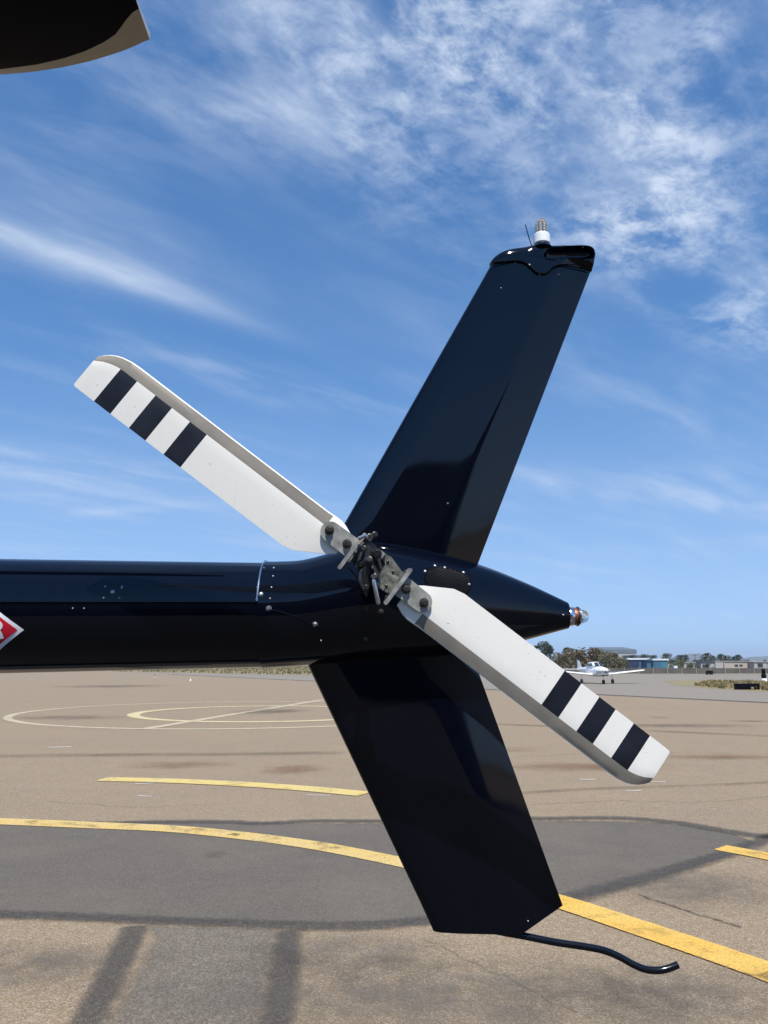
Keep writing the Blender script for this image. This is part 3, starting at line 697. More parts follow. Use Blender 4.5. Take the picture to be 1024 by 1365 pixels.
for sg in (1, -1):
    mb = MB(); mb.rings([blade_ring(s, sg) for s in sts], fm=fmf); mb.build('rotor_blade', ['white', 'stripe', 'strip'], trotor, ang=28)
    cc = .008 * sg                        # the grips sit a little high on the hub
    for n0 in (.0105, -.0140):
        out = [bl(-.002, cc - .024, n0, sg)]
        out += [bl(.121 + .0215 * math.cos(t), cc * .9 + .0215 * math.sin(t), n0, sg) for t in [lerp(-math.pi / 2, math.pi / 2, i / 12) for i in range(13)]]
        out += [bl(-.002, cc + .024, n0, sg)]
        MB().prism(out, BN * .0045).build('blade_grip', ['grip'], trotor)
    for s_ in (.078, .125):
        p = bl(s_, cc, .0148, sg); MB().lathe(p, BN, [(0, .0098), (.0016, .0098)], 20).build('washer', ['bolt'], trotor)
        MB().lathe(p, BN, [(.001, .0082), (.0075, .0082), (.009, .0065)], 6).lathe(p, BN, [(.008, .0045), (.0135, .0042)], 10).build('bolt', ['bolt'], trotor)
    fo = []
    for e_ in (-1, 1):
        fo += [bl(.0605 + .0042 * math.cos(t), cc * .2 + e_ * .0425 + .0042 * math.sin(t), -.004, sg) for t in [lerp(-math.pi, 0, i / 6) if e_ < 0 else lerp(0, math.pi, i / 6) for i in range(7)]]
    MB().prism(fo, BN * .031).build('pitch_flange', ['bar'], trotor)
    MB().box(bl(.0535, cc * .6, .016, sg), (.006, .058, .020), (BD * sg, BC * sg, BN), taper=.9).build('flange_block', ['olive'], trotor)
    for q in (-.033, .033):
        MB().lathe(bl(.0555, cc * .2 + q, .018, sg), -BD * sg, [(0, .0045), (.004, .0045)], 6).build('flange_screw', ['bolt'], trotor)
    out = [bl(s, c + cc, .016, sg) for s, c in ((-.012, -.014), (.030, -.034), (.055, -.030), (.055, .022), (.012, .034), (-.012, .030))]
    MB().prism(out, BN * .005).build('hub_plate', ['olive' if sg == 1 else 'dark'], trotor)
    for s_, c_ in ((.012, .022), (.040, -.02), (.034, .012)):
        MB().lathe(bl(s_, c_ + cc, .021, sg), BN, [(0, .0032), (.0022, .003), (.003, .0018)], 8).build('hub_rivet', ['bolt'], trotor)
    MB().cyl(bl(.020, cc, .0, sg), bl(.056, cc, .0, sg), .021, .024, 18).build('pitch_bearing', ['olive'], trotor)
def hp(u, v, n=0.0):
    d = ray(u, v); o = HC + BN * n; t = (o - EYE).dot(BN) / d.dot(BN); return EYE + d * t
for pts in (((492, 728), (498, 738), (505, 748), (509, 760)), ((489, 728), (482, 738), (478, 748)), ((492, 752), (499, 757), (504, 766), (506, 777)), ((487, 754), (481, 763), (480, 774), (485, 786))):
    MB().tube([hp(u, v, .030 + .004 * k) for k, (u, v) in enumerate(pts)], .0038, 7, taper=[1.2] + [1] * (len(pts) - 2) + [.8]).build('yoke_arm', ['dark'], trotor)
MB().lathe(hp(490, 750, .02), BN, [(-.01, .017), (.010, .017), (.012, .012), (.020, .011), (.022, .007)], 20).build('hub_nut', ['dark'], trotor)
# crosshead: upright dark body with clevises, bushings and links
MB().tube([hp(491, 722, .028), hp(491, 740, .032), hp(489, 765, .032), hp(487, 788, .028)], .0085, 10, taper=[.8, 1.15, 1.2, .8]).build('crosshead', ['dark'], trotor)
for u, v, n, r, h, mt in ((492, 716, .030, .0075, .012, 'bolt'), (499, 713, .018, .0065, .010, 'dark'), (493, 747, .042, .0072, .012, 'bolt'), (503, 737, .030, .0095, .014, 'dark'), (486, 731, .030, .006, .010, 'bolt'), (488, 783, .034, .0062, .010, 'dark'), (506, 777, .030, .0048, .008, 'steel'), (499, 769, .040, .0068, .008, 'bolt'), (474, 737, .026, .004, .006, 'dark'), (480, 752, .028, .006, .010, 'dark'), (496, 758, .040, .004, .010, 'dark')):
    MB().lathe(hp(u, v, n), (BN + Vector((random.uniform(-.3, .3), 0, random.uniform(-.2, .2)))), [(-.004, r), (h * .6, r), (h * .7, r * .7), (h, r * .7)], 12).build('bushing', [mt], trotor)
MB().tube([hp(497.6, 771, .044), hp(498.4, 774, .044), hp(501, 788, .042), hp(504.2, 803, .040), hp(504.8, 806, .040)], .0046, 10, taper=[.5, 1, 1, 1, .55]).build('pitch_link', ['steel'], trotor)
MB().tube([hp(478, 718, .036), hp(487, 714, .040), hp(494, 720, .036)], .0042, 8).build('pitch_link', ['steel'], trotor)
MB().tube([hp(463, 755, .004), hp(474, 768, .0), hp(484, 783, -.004), hp(489, 795, -.01)], .0022, 6).build('safety_wire', ['bolt'], trotor)
MB().tube([hp(484, 748, .030), hp(478, 760, .020), hp(486, 772, .026)], .0040, 8).build('pitch_link', ['dark'], trotor)
MB().tube([hp(494, 750, .038), hp(500, 760, .036), hp(499, 768, .040)], .0036, 8).build('pitch_link', ['bolt'], trotor)
for i, (u, v) in enumerate(((505, 778), (509, 778), (513, 779))):
    MB().lathe(hp(u, v, .026), BN, [(0, .0022), (.003, .0016)], 8).build('hub_rivet', ['steel'], trotor)
MB().box(hp(507, 741, .024), (.012, .02, .010), (BD, BC, BN)).build('teeter_stop', ['bar'], trotor)

# --- red diamond decal on the boom, cut by the picture's edge
dcx, dcz = at(-32, 839, AX - .13).x, at(0, 839, AX - .13).z
hwx = at(31.5, 839, AX - .13).x - dcx; hwz = hwx * 0.70
def onboom(x, z, off):
    q = BV['boom'].ray_cast(Vector((x, 0.5, z)), Vector((0, 1, 0))); nn = q[1] if q[1].y < 0 else -q[1]; return q[0] + nn * off
def dia(k, n, off, name, mat, parent):
    mb = MB(); rows = []
    for i in range(n + 1):
        b = lerp(-1, 1, i / n); half = (1 - abs(b)) * k; rows.append([onboom(dcx + hwx * half * lerp(-1, 1, j / 8), dcz + hwz * b * k, off) for j in range(9)])
    mb.rings(rows, closed=False, caps=(False, False)); return mb.build(name, [mat], parent)
dec = dia(1.0, 24, .0035, 'warning_decal', 'decalwhite', heli)
dia(.87, 24, .0042, 'red_field', 'red', dec)
mb = MB()
def stroke(pts, w):
    P = [Vector(p) for p in pts]; T = []; B = []
    for i, p in enumerate(P):
        d = (P[min(i + 1, len(P) - 1)] - P[max(i - 1, 0)]).normalized(); nrm = Vector((-d.y, d.x)) * w / 2
        T.append(onboom(p.x + nrm.x, p.y + nrm.y, .0050)); B.append(onboom(p.x - nrm.x, p.y - nrm.y, .0050))
    mb.rings([T, B], closed=False, caps=(False, False))
px_ = (hwx) / 63.5
lx, lz = at(4, 840, AX - .13).x, dcz
ww = 5.2 * px_
# letter R: stem, bowl, leg
stroke([(lx - 15 * px_, lz - 11 * px_), (lx - 15 * px_, lz + 11 * px_)], ww)
arc = [(lx - 8 * px_ + 5.4 * px_ * math.cos(t), lz + 5.6 * px_ + 4.2 * px_ * math.sin(t)) for t in [lerp(math.pi / 2, -math.pi / 2, i / 8) for i in range(9)]]
stroke([(lx - 15 * px_, lz + 9.8 * px_)] + arc + [(lx - 15 * px_, lz + 1.4 * px_)], 4.6 * px_)
stroke([(lx - 7.5 * px_, lz + 1 * px_), (lx - 4 * px_, lz - 5 * px_), (lx - 2.4 * px_, lz - 11 * px_)], ww)
mb.build('letter', ['decalwhite'], dec)

# --- main rotor: the visible blade tip over the boom, its twin, hub and mast
ZB = 3.40
le_p = sorted([(p.x, p.y) for p in (onz(u, v, ZB) for u, v in ((0, 97.5), (40, 92.5), (80, 85.5), (120, 76), (160, 63.5), (185, 53.5), (200, 48)))])
bd_p = sorted([(p.x, p.y) for p in (onz(u, v, ZB) for u, v in ((0, 88), (50, 80.5), (85, 72), (115, 62), (140, 50), (155, 40), (165, 27), (173, 16.5), (185, 9)))])
TIPX = le_p[-1][0]; LEY = le_p[0][1]; BDY = bd_p[0][1]; TEY = LEY - 0.256
MASTX = TIPX - 5.03
M['tipcap'] = simple('tip_white', (0.75, 0.72, 0.66), 0.4, 0, 0.1, 30)
xs = [MASTX + .45, MASTX + 1.2, MASTX + 2.5, -2.2, -1.6] + [lerp(le_p[0][0], TIPX, i / 22) for i in range(23)]
def mblade(x):
    le = interp(x, le_p); bd = min(interp(x, bd_p), le - .004); te = TEY; z = ZB
    hgt = lambda y: .013 * max(0.05, (1 - abs((y - (LEY - .08)) / .19) ** 2)) if y < LEY - .08 else .013 * max(0, 1 - ((y - (LEY - .08)) / .083) ** 2) ** .5
    ys = [te, lerp(te, bd, .3), lerp(te, bd, .6), lerp(te, bd, .85), bd, lerp(bd, le, .5), lerp(bd, le, .9), le]
    k = 1.0 if x < TIPX - .03 else .8
    return [(x, y, z - hgt(y) * k - .001) for y in ys] + [(x, y, z + hgt(y) * k + .001) for y in reversed(ys)]
def mfm(i, j): return 1 if j in (4, 5, 6, 7) else 0
mb = MB(); mb.rings([mblade(x) for x in xs], fm=mfm, caps=(True, False)); 
nb = len(mb.v) - 16; mb.quad(tuple(nb + j for j in range(16)), 2)
mrot = MB().cyl((MASTX, AX, 2.35), (MASTX, AX, ZB + .12), .045, n=20).box((MASTX, AX, ZB), (.9, .16, .09)).build('main_rotor', ['dark'], heli)
mb.build('rotor_blade', ['blackflat', 'bare', 'tipcap'], mrot, ang=30)
m2 = MB(); m2.rings([[(2 * MASTX - x, 2 * AX - y, z) for x, y, z in mblade(q)] for q in xs], fm=mfm); m2.build('rotor_blade', ['blackflat', 'bare'], mrot, ang=30)

# --- cabin, mast fairing and skids (all left of the picture)
secs = [(-4.0, 1.86, .20, .20), (-4.35, 1.72, .34, .34), (-4.8, 1.50, .58, .56), (-5.4, 1.36, .66, .70), (-6.0, 1.28, .66, .74), (-6.6, 1.22, .62, .68), (-7.1, 1.08, .50, .50), (-7.45, .98, .30, .28), (-7.6, .95, .08, .08)]
sp = smooth_tab([Vector((a, b)).to_3d() for a, b, c, d in secs], 1)
M['cabin_glass'] = simple('cabin_glass', (0.012, 0.014, 0.016), 0.04, 0, 0.1, 3)
mb = MB(); mb.rings([[(x, AX + w * math.copysign(abs(math.cos(t)) ** .8, math.cos(t)), zc_ + h * math.copysign(abs(math.sin(t)) ** .8, math.sin(t))) for t in [2 * math.pi * k / 32 for k in range(32)]] for x, zc_, w, h in secs])
mb.build('cabin', ['black'], heli, ang=60)
mb = MB(); mb.rings([[(MASTX + a * k * math.cos(t), AX + .16 * k * math.sin(t), z) for t in [2 * math.pi * i / 20 for i in range(20)]] for z, a, k in ((1.95, .55, 1.2), (2.4, .42, 1.0), (2.9, .30, .8), (3.15, .2, .7))]); mb.build('mast_fairing', ['black'], heli)
for s_ in (-1, 1):
    MB().tube([(-7.5, AX + s_ * 1.05, .22), (-7.3, AX + s_ * 1.05, .08), (-7.0, AX + s_ * 1.05, .055), (-4.3, AX + s_ * 1.05, .055), (-4.1, AX + s_ * 1.05, .07)], .037, 12).build('skid', ['blackflat'], heli)
    for x in (-6.6, -4.9):
        MB().tube([(x, AX + s_ * .25, .72), (x, AX + s_ * .7, .62), (x, AX + s_ * 1.0, .2), (x, AX + s_ * 1.05, .07)], .032, 10).build('cross_tube', ['blackflat'], heli)

# ================================================================== FAR OBJECTS
# --- hangar behind the photographer, mirrored in the gloss paint
M['metalwall'] = simple('ribbed_hangar_wall', (0.22, 0.23, 0.25), 0.6, 0, 0.1, 0.6); M['metalroof'] = simple('hangar_roof', (0.4, 0.4, 0.4), 0.5, 0.3, 0.1, 0.5); M['hdoor'] = simple('hangar_door', (0.10, 0.11, 0.13), 0.6, 0, 0.15, 0.6)
M['added_dark'] = asphalt('added_dark_asphalt', (0.05, 0.048, 0.045), (0.042, 0.04, 0.038), (0.10, 0.10, 0.095), 0.3, 0.4)
sheet('added_dark_ground', [(-26, -24.5), (26, -24.5), (26, 3.55), (-26, 3.55)], 0.012, 'added_dark', kind='structure')  # unseen dark ground, added to darken what the fins and boom reflect
hg = empty('hangar', (0, -24, 0)); tag(hg, 'large grey hangar with dark sliding doors facing the helicopter tail', 'hangar')
MB().box((-8, -34, 4.8), (44, 20, 9.6)).build('wall', ['metalwall'], hg)
MB().prism([(-30.4, -23.6, 9.6), (-30.4, -34, 10.4), (-30.4, -44.4, 9.6)], (44.8, 0, 0)).build('roof', ['metalroof'], hg)
for i in range(6): MB().box((-25.5 + 7 * i, -23.93, 3.2), (6.9, .12, 6.4)).build('sliding_door', ['hdoor'], hg)

# --- trees
def leafmat(name, col):
    m, nt, b = new_mat(name); oi = N(nt, 'ShaderNodeObjectInfo'); v = coords(nt); n = noise(nt, v, 1.1, 4)
    c = mixc(nt, rng(nt, n, .3, .7, 0, 1), tuple(x * .65 for x in col), tuple(x * 1.4 for x in col))
    c = mixc(nt, rng(nt, oi.outputs['Random'], 0, 1, 0, .35), c, (col[0] * 1.3, col[1] * .95, col[2] * .9))
    nt.links.new(c, b.inputs['Base Color']); b.inputs['Roughness'].default_value = .7
    return m
M['leaf_olive'] = leafmat('olive_leaves', (0.085, 0.088, 0.034)); M['leaf_dark'] = leafmat('dark_leaves', (0.032, 0.048, 0.022)); M['leaf_green'] = leafmat('green_leaves', (0.10, 0.125, 0.035)); M['leaf_brown'] = leafmat('brownish_leaves', (0.12, 0.095, 0.045))
M['bark'] = simple('bark', (0.12, 0.09, 0.06), 0.9, 0, 0.3, 3)
def tree_meshes(key, seed, h, w, leaf, shape):
    rnd = random.Random(seed); tr = MB()
    th = h * (.35 if shape != 'palm' else .86)
    tr.tube([(0, 0, -.1), (rnd.uniform(-.1, .1), 0, th * .5), (rnd.uniform(-.2, .2), rnd.uniform(-.2, .2), th)], .045 * w if shape != 'palm' else .18, 8, taper=[1.3, 1, .75])
    cr = MB()
    def leafq(p, s):
        a = Vector((rnd.gauss(0, 1), rnd.gauss(0, 1), rnd.gauss(0, 1))).normalized(); u = a.orthogonal().normalized() * s; v = a.cross(u).normalized() * s * .7
        b = len(cr.v); cr.v += [tuple(p - u), tuple(p + v), tuple(p + u), tuple(p - v)]; cr.quad((b, b + 1, b + 2, b + 3))
    if shape == 'palm':
        for k in range(22):
            a = rnd.uniform(0, 6.28); el = rnd.uniform(-.6, 1.1); L = rnd.uniform(.8, 1.1) * w * .5
            for i in range(9):
                t = (i + 1) / 9; p = Vector((math.cos(a) * L * t * math.cos(el * .6), math.sin(a) * L * t * math.cos(el * .6), th + L * (math.sin(el) * t - .75 * t * t)))
                leafq(p, .28)
    else:
        clumps = []
        for k in range(15 if shape != 'tall' else 18):
            t = rnd.uniform(.0, 1); zz_ = lerp(.28, .95, t) * h
            rad = w * .5 * (1 - abs(2 * t - .8) ** 2 * .42) * rnd.uniform(.3, .95) if shape == 'round' else w * .5 * (1.05 - t * .85) * rnd.uniform(.3, 1)
            a = rnd.uniform(0, 6.28); c = Vector((math.cos(a) * rad, math.sin(a) * rad, zz_)); clumps.append((c, w * rnd.uniform(.11, .22)))
            if k % 3 == 0: tr.tube([(0, 0, th * .75), tuple(Vector((0, 0, th)).lerp(c, .5)), tuple(c)], .02 * w, 5, taper=[1, .7, .3])
        for c, r in clumps:
            for i in range(60):
                d = Vector((rnd.gauss(0, 1), rnd.gauss(0, 1), rnd.gauss(0, .8))).normalized() * r * rnd.uniform(.5, 1.1)
                leafq(c + d, w * rnd.uniform(.028, .05))
    return tr.mesh('trunk_' + key, ['bark']), cr.mesh('crown_' + key, [leaf], False)
PROT = {'olive': tree_meshes('olive', 1, 7, 7.5, 'leaf_olive', 'round'), 'olive2': tree_meshes('olive2', 2, 6.4, 8, 'leaf_brown', 'round'), 'dark': tree_meshes('dark', 3, 8, 6.5, 'leaf_dark', 'round'),
        'green': tree_meshes('green', 4, 5.5, 6, 'leaf_green', 'round'), 'tall': tree_meshes('tall', 5, 9, 4.6, 'leaf_dark', 'tall'), 'palm': tree_meshes('palm', 6, 8, 4.4, 'leaf_dark', 'palm')}
def tree(kind, u, vtop, Y, wpx=None, label=None):
    """a tree whose foot stands at depth Y in direction u, with its top where the photograph shows it"""
    base = gr(u, V0 + CAMH * F / Y); base.z = 0; htop = at(u, vtop, Y).z
    tm, cm = PROT[kind]; hh = {'olive': 7, 'olive2': 6.4, 'dark': 8, 'green': 5.5, 'tall': 9, 'palm': 8.3}[kind]
    x = at(u, 880, Y).x; s_ = htop / hh * 1.03
    o = empty('palm_tree' if kind == 'palm' else 'tree', (x, Y, 0), random.uniform(0, 6.28)); o.scale = (s_ * (wpx or 1), s_ * (wpx or 1), s_)
    for nm, me in (('trunk', tm), ('crown', cm)):
        c = bpy.data.objects.new(nm, me); COL.objects.link(c); c.parent = o
    tag(o, label, 'tree', 'trees along the far side of the airfield')
TREES = '''dark 722 857 210 .8|dark rounded tree rising beside the striped lower rotor blade
tall 734 860 205 1.2|tall narrow dark tree just right of the lower rotor blade
palm 717 858 230 1|palm tree half hidden behind the lower rotor blade
olive2 748 874 168 .9|low brownish tree between rotor blade and tree line
olive 756 866 180 1|olive tree at the left end of the tree line behind the aeroplane
tall 757 863 195 1.2|narrow dark top above the left end of the tree line
olive2 768 870 172 1|brownish tree behind the aeroplane's far wing
olive 776 867 186 1|olive tree in the tree line left of the aeroplane cabin
olive2 787 868 178 1.1|broad brownish tree directly behind the aeroplane cabin
olive 797 866 190 .9|olive tree directly behind the aeroplane's nose
tall 796 864 230 1|narrow dark tree top rising above the aeroplane's nose
olive 806 871 176 1|olive tree below the long dark warehouse roof
olive2 815 873 182 1|brownish tree below the long dark warehouse roof
olive 824 876 170 1|low olive tree beside the dark blue hangar
dark 832 878 190 1.1|dark tree touching the wall of the dark blue hangar
dark 845 874 420 1|distant dark tree beyond the dark blue hangar
dark 862 873 430 1.2|distant wide dark tree beyond the low link building
dark 873 874 360 .8|small dark tree beyond the teal hangar
dark 893 872 330 1.3|wide dark tree right of the teal hangar
dark 904 874 320 1.1|dark tree behind the bright green tree
dark 911 873.5 340 1|dark tree behind the small beige shed
green 905 880 230 1|bright green low tree left of the small beige shed
green 897 884 250 1.1|bright green low bush beside the teal hangar
olive 920 883 240 1|olive tree behind the small beige shed
dark 925 880 320 1|distant dark tree between the beige shed and the palm
olive 930 886 200 .8|small olive tree between the two sheds
dark 932 880 280 .9|dark tree left of the palm by the grey shed
dark 938 876 300 1.2|broad dark tree standing behind the palm
palm 942 869 260 1.1|palm tree with round head above the grey shed
dark 945 885 150 .9|dark bush in front of the grey shed
dark 948 875 310 1|dark tree right behind the palm
tall 961 872 280 1.5|tall pointed dark tree behind the beige building's near end
dark 971 874.5 290 1.0|rounded dark tree behind the middle of the beige building
dark 977 875.5 300 1.1|lower dark tree behind the middle of the beige building
tall 984 873 285 1.7|tall wide pointed tree behind the beige building's far end
dark 996 880 330 1.2|distant low dark tree where beige and grey buildings meet
dark 1012 883 300 1|lowish dark tree behind the grey airfield building
tall 1020 880 260 1.3|pointed dark tree above the dark marker post'''
for row in TREES.split('\n'):
    q, lab = row.split('|'); k, u, v, Y, w = q.split(); tree(k, float(u), float(v), float(Y), float(w) * 1.18, lab)

# --- buildings on the far side
M['blue'] = simple('blue_hangar_wall', (0.045, 0.115, 0.20), 0.5, 0, 0.1, 0.2); M['bluedark'] = simple('dark_blue_wall', (0.018, 0.035, 0.075), 0.5, 0, 0.1, 0.2); M['teal'] = simple('teal_hangar_wall', (0.05, 0.16, 0.22), 0.5, 0, 0.1, 0.2)
M['paleroof'] = simple('pale_roof', (0.62, 0.66, 0.70), 0.4, 0, 0.05, 0.3); M['beige'] = simple('beige_wall', (0.42, 0.36, 0.30), 0.8, 0, 0.12, 0.3); M['greywall'] = simple('grey_wall', (0.36, 0.34, 0.33), 0.8, 0, 0.12, 0.3); M['window_dark'] = simple('dark_window', (0.03, 0.035, 0.045), 0.2, 0, 0.1, 1)
M['wareroof'] = simple('warehouse_roof', (0.11, 0.14, 0.16), 0.6, 0, 0.15, 0.1)
def building(name, u0, u1, vtop, Y, depth, wall, roof, label, doors=(), pitched=0.0, roofh=.35, wins=()):
    a, b = at(u0, 880, Y), at(u1, 880, Y); h = at((u0 + u1) / 2, vtop, Y).z; cx, wx = (a.x + b.x) / 2, b.x - a.x
    e = empty(name, (cx, Y + depth / 2, 0)); tag(e, label, 'building')
    MB().box((cx, Y + depth / 2, h / 2), (wx, depth, h)).build('wall', [wall], e)
    MB().rings([[(cx - wx / 2 - .3, Y - .3, h), (cx + wx / 2 + .3, Y - .3, h), (cx + wx / 2 + .3, Y + depth + .3, h), (cx - wx / 2 - .3, Y + depth + .3, h)],
                [(cx - wx / 2 - .3, Y - .3, h + roofh), (cx + wx / 2 + .3, Y - .3, h + roofh), (cx + wx / 2 + .3, Y + depth + .3, h + roofh + pitched), (cx - wx / 2 - .3, Y + depth + .3, h + roofh + pitched)]]).build('roof', [roof], e)
    for (f0, f1, z0, z1, mt) in doors:
        MB().box((lerp(a.x, b.x, (f0 + f1) / 2), Y - .05, h * (z0 + z1) / 2), (wx * (f1 - f0), .2, h * (z1 - z0))).build('door', [mt], e)
    for (f0, f1, z0, z1) in wins:
        MB().box((lerp(a.x, b.x, (f0 + f1) / 2), Y - .04, h * (z0 + z1) / 2), (wx * (f1 - f0), .16, h * (z1 - z0))).build('window', ['window_dark'], e)
    return e
building('hangar', 836, 864, 879.5, 240, 14, 'bluedark', 'paleroof', 'dark blue hangar with pale roof edge behind the aeroplane', [(.55, .97, .02, .8, 'blue')], 0, .5)
building('hangar', 871, 890, 880.3, 235, 14, 'teal', 'paleroof', 'teal blue hangar with pale roof right of the dark blue one', [(.1, .5, .02, .75, 'blue')], 0, .5)
building('hangar', 862, 872, 881.5, 236, 10, 'blue', 'bluedark', 'low blue link building between two hangars', [], 0, .3)
building('warehouse', 803, 849, 871, 700, 40, 'greywall', 'wareroof', 'long flat dark roofed warehouse far above the tree line', [], 3, 3.4)
building('warehouse', 846, 872, 875, 620, 30, 'wareroof', 'wareroof', 'small dark warehouse beyond the blue hangars', [], 0, 1)
building('airfield_building', 953, 1005, 881.8, 262, 14, 'beige', 'greywall', 'long beige airfield building with dark openings', [(.0, .25, .0, .9, 'greywall')], 0, .2, [(.02, .2, .55, .92), (.50, .58, .35, .6), (.62, .7, .4, .6)])
building('airfield_building', 1005, 1050, 882.6, 258, 12, 'greywall', 'beige', 'low grey airfield building beside the beige one', [], 0, .2, [(.1, .25, .3, .8), (.4, .5, .3, .8)])
building('shed', 934, 952, 883, 250, 8, 'greywall', 'bluedark', 'small grey shed beside the long beige building', [], 0, .2, [(.1, .4, .3, .7)])
building('shed', 911, 926, 883.6, 248, 8, 'beige', 'greywall', 'small beige shed near the bright green tree', [], 0, .2, [(.5, .8, .3, .7)])

for u, vt, Y, lab in ((927, 871.5, 255, 'thin bare utility pole standing left of the palm'), (964.5, 876, 240, 'thin utility pole in front of the beige building'), (886, 875, 300, 'thin utility pole above the teal hangar')):
    p0 = at(u, 880, Y); zt = at(u, vt, Y).z; e = empty('utility_pole', (p0.x, Y, 0)); tag(e, lab, 'pole', 'utility poles of the far airfield')
    MB().cyl((p0.x, Y, -.1), (p0.x, Y, zt), .16, .10, 8).build('pole', ['bark'], e); MB().box((p0.x, Y, zt - .5), (1.8, .12, .12)).build('crossarm', ['bark'], e)
# --- fence along the far side
M['mesh_screen'] = simple('fence_screen', (0.10, 0.09, 0.075), 0.9, 0, 0.3, 0.5)
fe = empty('fence', (at(830, 890, 140).x, 140, 0)); tag(fe, 'long low brown screened fence along the far side of the airfield', 'fence')
xa, xb = at(640, 880, 140).x, at(1100, 880, 140).x; nP = 24
for i in range(nP + 1):
    x = lerp(xa, xb, i / nP); MB().cyl((x, 140, -.05), (x, 140, 1.15), .04, n=6).build('post', ['greywall'], fe)
    if i < nP: MB().box((lerp(xa, xb, (i + .5) / nP), 140, .52), ((xb - xa) / nP - .12, .04, .95 + random.uniform(-.06, .06))).build('panel', ['mesh_screen'], fe)

# --- small airfield things
c = gr(996, 919.5); sg_ = empty('sign_box', (c.x, c.y, 0)); tag(sg_, 'low black rectangular sign box standing in dry weeds', 'sign')
wbx = at(1013, 915, c.y).x - at(980.5, 915, c.y).x; hbx = at(996, 911.2, c.y).z
MB().box((c.x, c.y, hbx * .52), (wbx, .22, hbx * .96)).build('panel', ['blackflat'], sg_)
for k in (-.38, .38): MB().box((c.x + wbx * k, c.y + .02, hbx * .06), (.08, .16, hbx * .12)).build('leg', ['greywall'], sg_)
c = gr(1019, 908.5); po = empty('marker_post', (c.x, c.y, 0)); tag(po, 'dark upright marker post with white base at airfield island', 'post')
k_ = c.y / F; MB().cyl((c.x, c.y, 0), (c.x, c.y, 4 * k_), 4 * k_, 3 * k_, 10).build('base', ['lampwhite'], po)
MB().tube([(c.x, c.y, 3 * k_), (c.x, c.y, 8 * k_), (c.x, c.y, 9 * k_), (c.x, c.y, 16 * k_)], 3.2 * k_, 8, taper=[.8, 1.1, .8, .7]).build('post', ['blackflat'], po)
c = gr(901, 898); cb = empty('utility_cabinet', (c.x, c.y, 0)); tag(cb, 'small white utility cabinet in front of the far fence', 'cabinet')
MB().box((c.x, c.y, .75), (.62, .5, 1.3)).build('body', ['lampwhite'], cb); MB().box((c.x, c.y, 1.43), (.72, .6, .06)).build('lid', ['greywall'], cb); MB().box((c.x, c.y, .06), (.7, .6, .12)).build('plinth', ['greywall'], cb)
M['tyre'] = simple('tyre_rubber', (0.015, 0.015, 0.016), 0.8, 0, 0.2, 5)
c = gr(946, 899.5); ct = empty('equipment_cart', (c.x, c.y, 0)); tag(ct, 'small dark equipment cart in front of the far fence', 'cart')
MB().box((c.x, c.y, .45), (1.0, .7, .42), taper=.85).build('body', ['blackflat'], ct); MB().tube([(c.x + .5, c.y, .4), (c.x + .85, c.y, .35), (c.x + 1.0, c.y, .12)], .03, 6).build('tow_bar', ['blackflat'], ct)
for dx in (-.32, .32):
    for dy in (-.3, .3): MB().cyl((c.x + dx, c.y + dy - .05, .16), (c.x + dx, c.y + dy + .05, .16), .16, n=12).build('wheel', ['tyre'], ct)
M['orange'] = simple('cone_orange', (0.6, 0.16, 0.05), 0.6, 0, 0.1, 4)
for u, v, lab in ((206, 903, 'small dark edge light on the grey taxiway edge left of the cone'), ):
    c = gr(u, v); e = empty('edge_light', (c.x, c.y, 0)); tag(e, 'small dark edge light on white base at the taxiway edge', 'light')
    MB().lathe((c.x, c.y, 0), (0, 0, 1), [(0, .14), (.16, .14), (.18, .06)], 10).build('base', ['lampwhite'], e); MB().lathe((c.x, c.y, .17), (0, 0, 1), [(0, .04), (.22, .04), (.24, .09), (.4, .09), (.44, .03)], 10).build('lamp', ['blackflat'], e); e.scale = (.6, .6, .6)
c = gr(254, 908); cn = empty('traffic_cone', (c.x, c.y, 0)); tag(cn, 'small pale traffic cone at the edge of the grey taxiway', 'cone')
MB().box((c.x, c.y, .015), (.34, .34, .03)).build('base', ['orange'], cn); MB().lathe((c.x, c.y, .03), (0, 0, 1), [(0, .14), (.2, .09), (.45, .03)], 12).build('cone', ['lampwhite'], cn); cn.scale = (.6, .6, .6)

# --- white low-wing aeroplane taxiing towards the camera
M['planewhite'] = simple('aircraft_white', (0.78, 0.78, 0.76), 0.25, 0, 0.05, 2); M['planeglass'] = simple('aircraft_glass', (0.03, 0.04, 0.05), 0.05, 0, 0.2, 2); M['spinner'] = simple('spinner_grey', (0.25, 0.25, 0.26), 0.3, 0.6, 0.1, 5)
pc = gr(797, 911.5); yaw = R(7)
pl = empty('aeroplane', (pc.x, pc.y, 0), yaw); pl.scale = (.93, .93, .93); tag(pl, 'white low wing single engine aeroplane standing on the taxiway', 'aeroplane')
class Loc(MB):
    def build(s, name, mats, parent, smooth=True, ang=40):
        me = s.mesh(name, mats, smooth, ang); o = bpy.data.objects.new(name, me); COL.objects.link(o); o.parent = parent; return o
def ell(y, cz, w, h, n=20, p=.85): return [(w * math.copysign(abs(math.cos(t)) ** p, math.cos(t)), y, cz + h * math.copysign(abs(math.sin(t)) ** p, math.sin(t))) for t in [2 * math.pi * k / n for k in range(n)]]
Loc().rings([ell(-2.05, 1.12, .22, .22), ell(-1.95, 1.12, .38, .33), ell(-1.4, 1.12, .50, .42), ell(-.7, 1.15, .56, .48), ell(.3, 1.18, .58, .52), ell(1.6, 1.2, .52, .48), ell(2.6, 1.22, .36, .36), ell(4.9, 1.3, .10, .14)]).build('fuselage', ['planewhite'], pl)
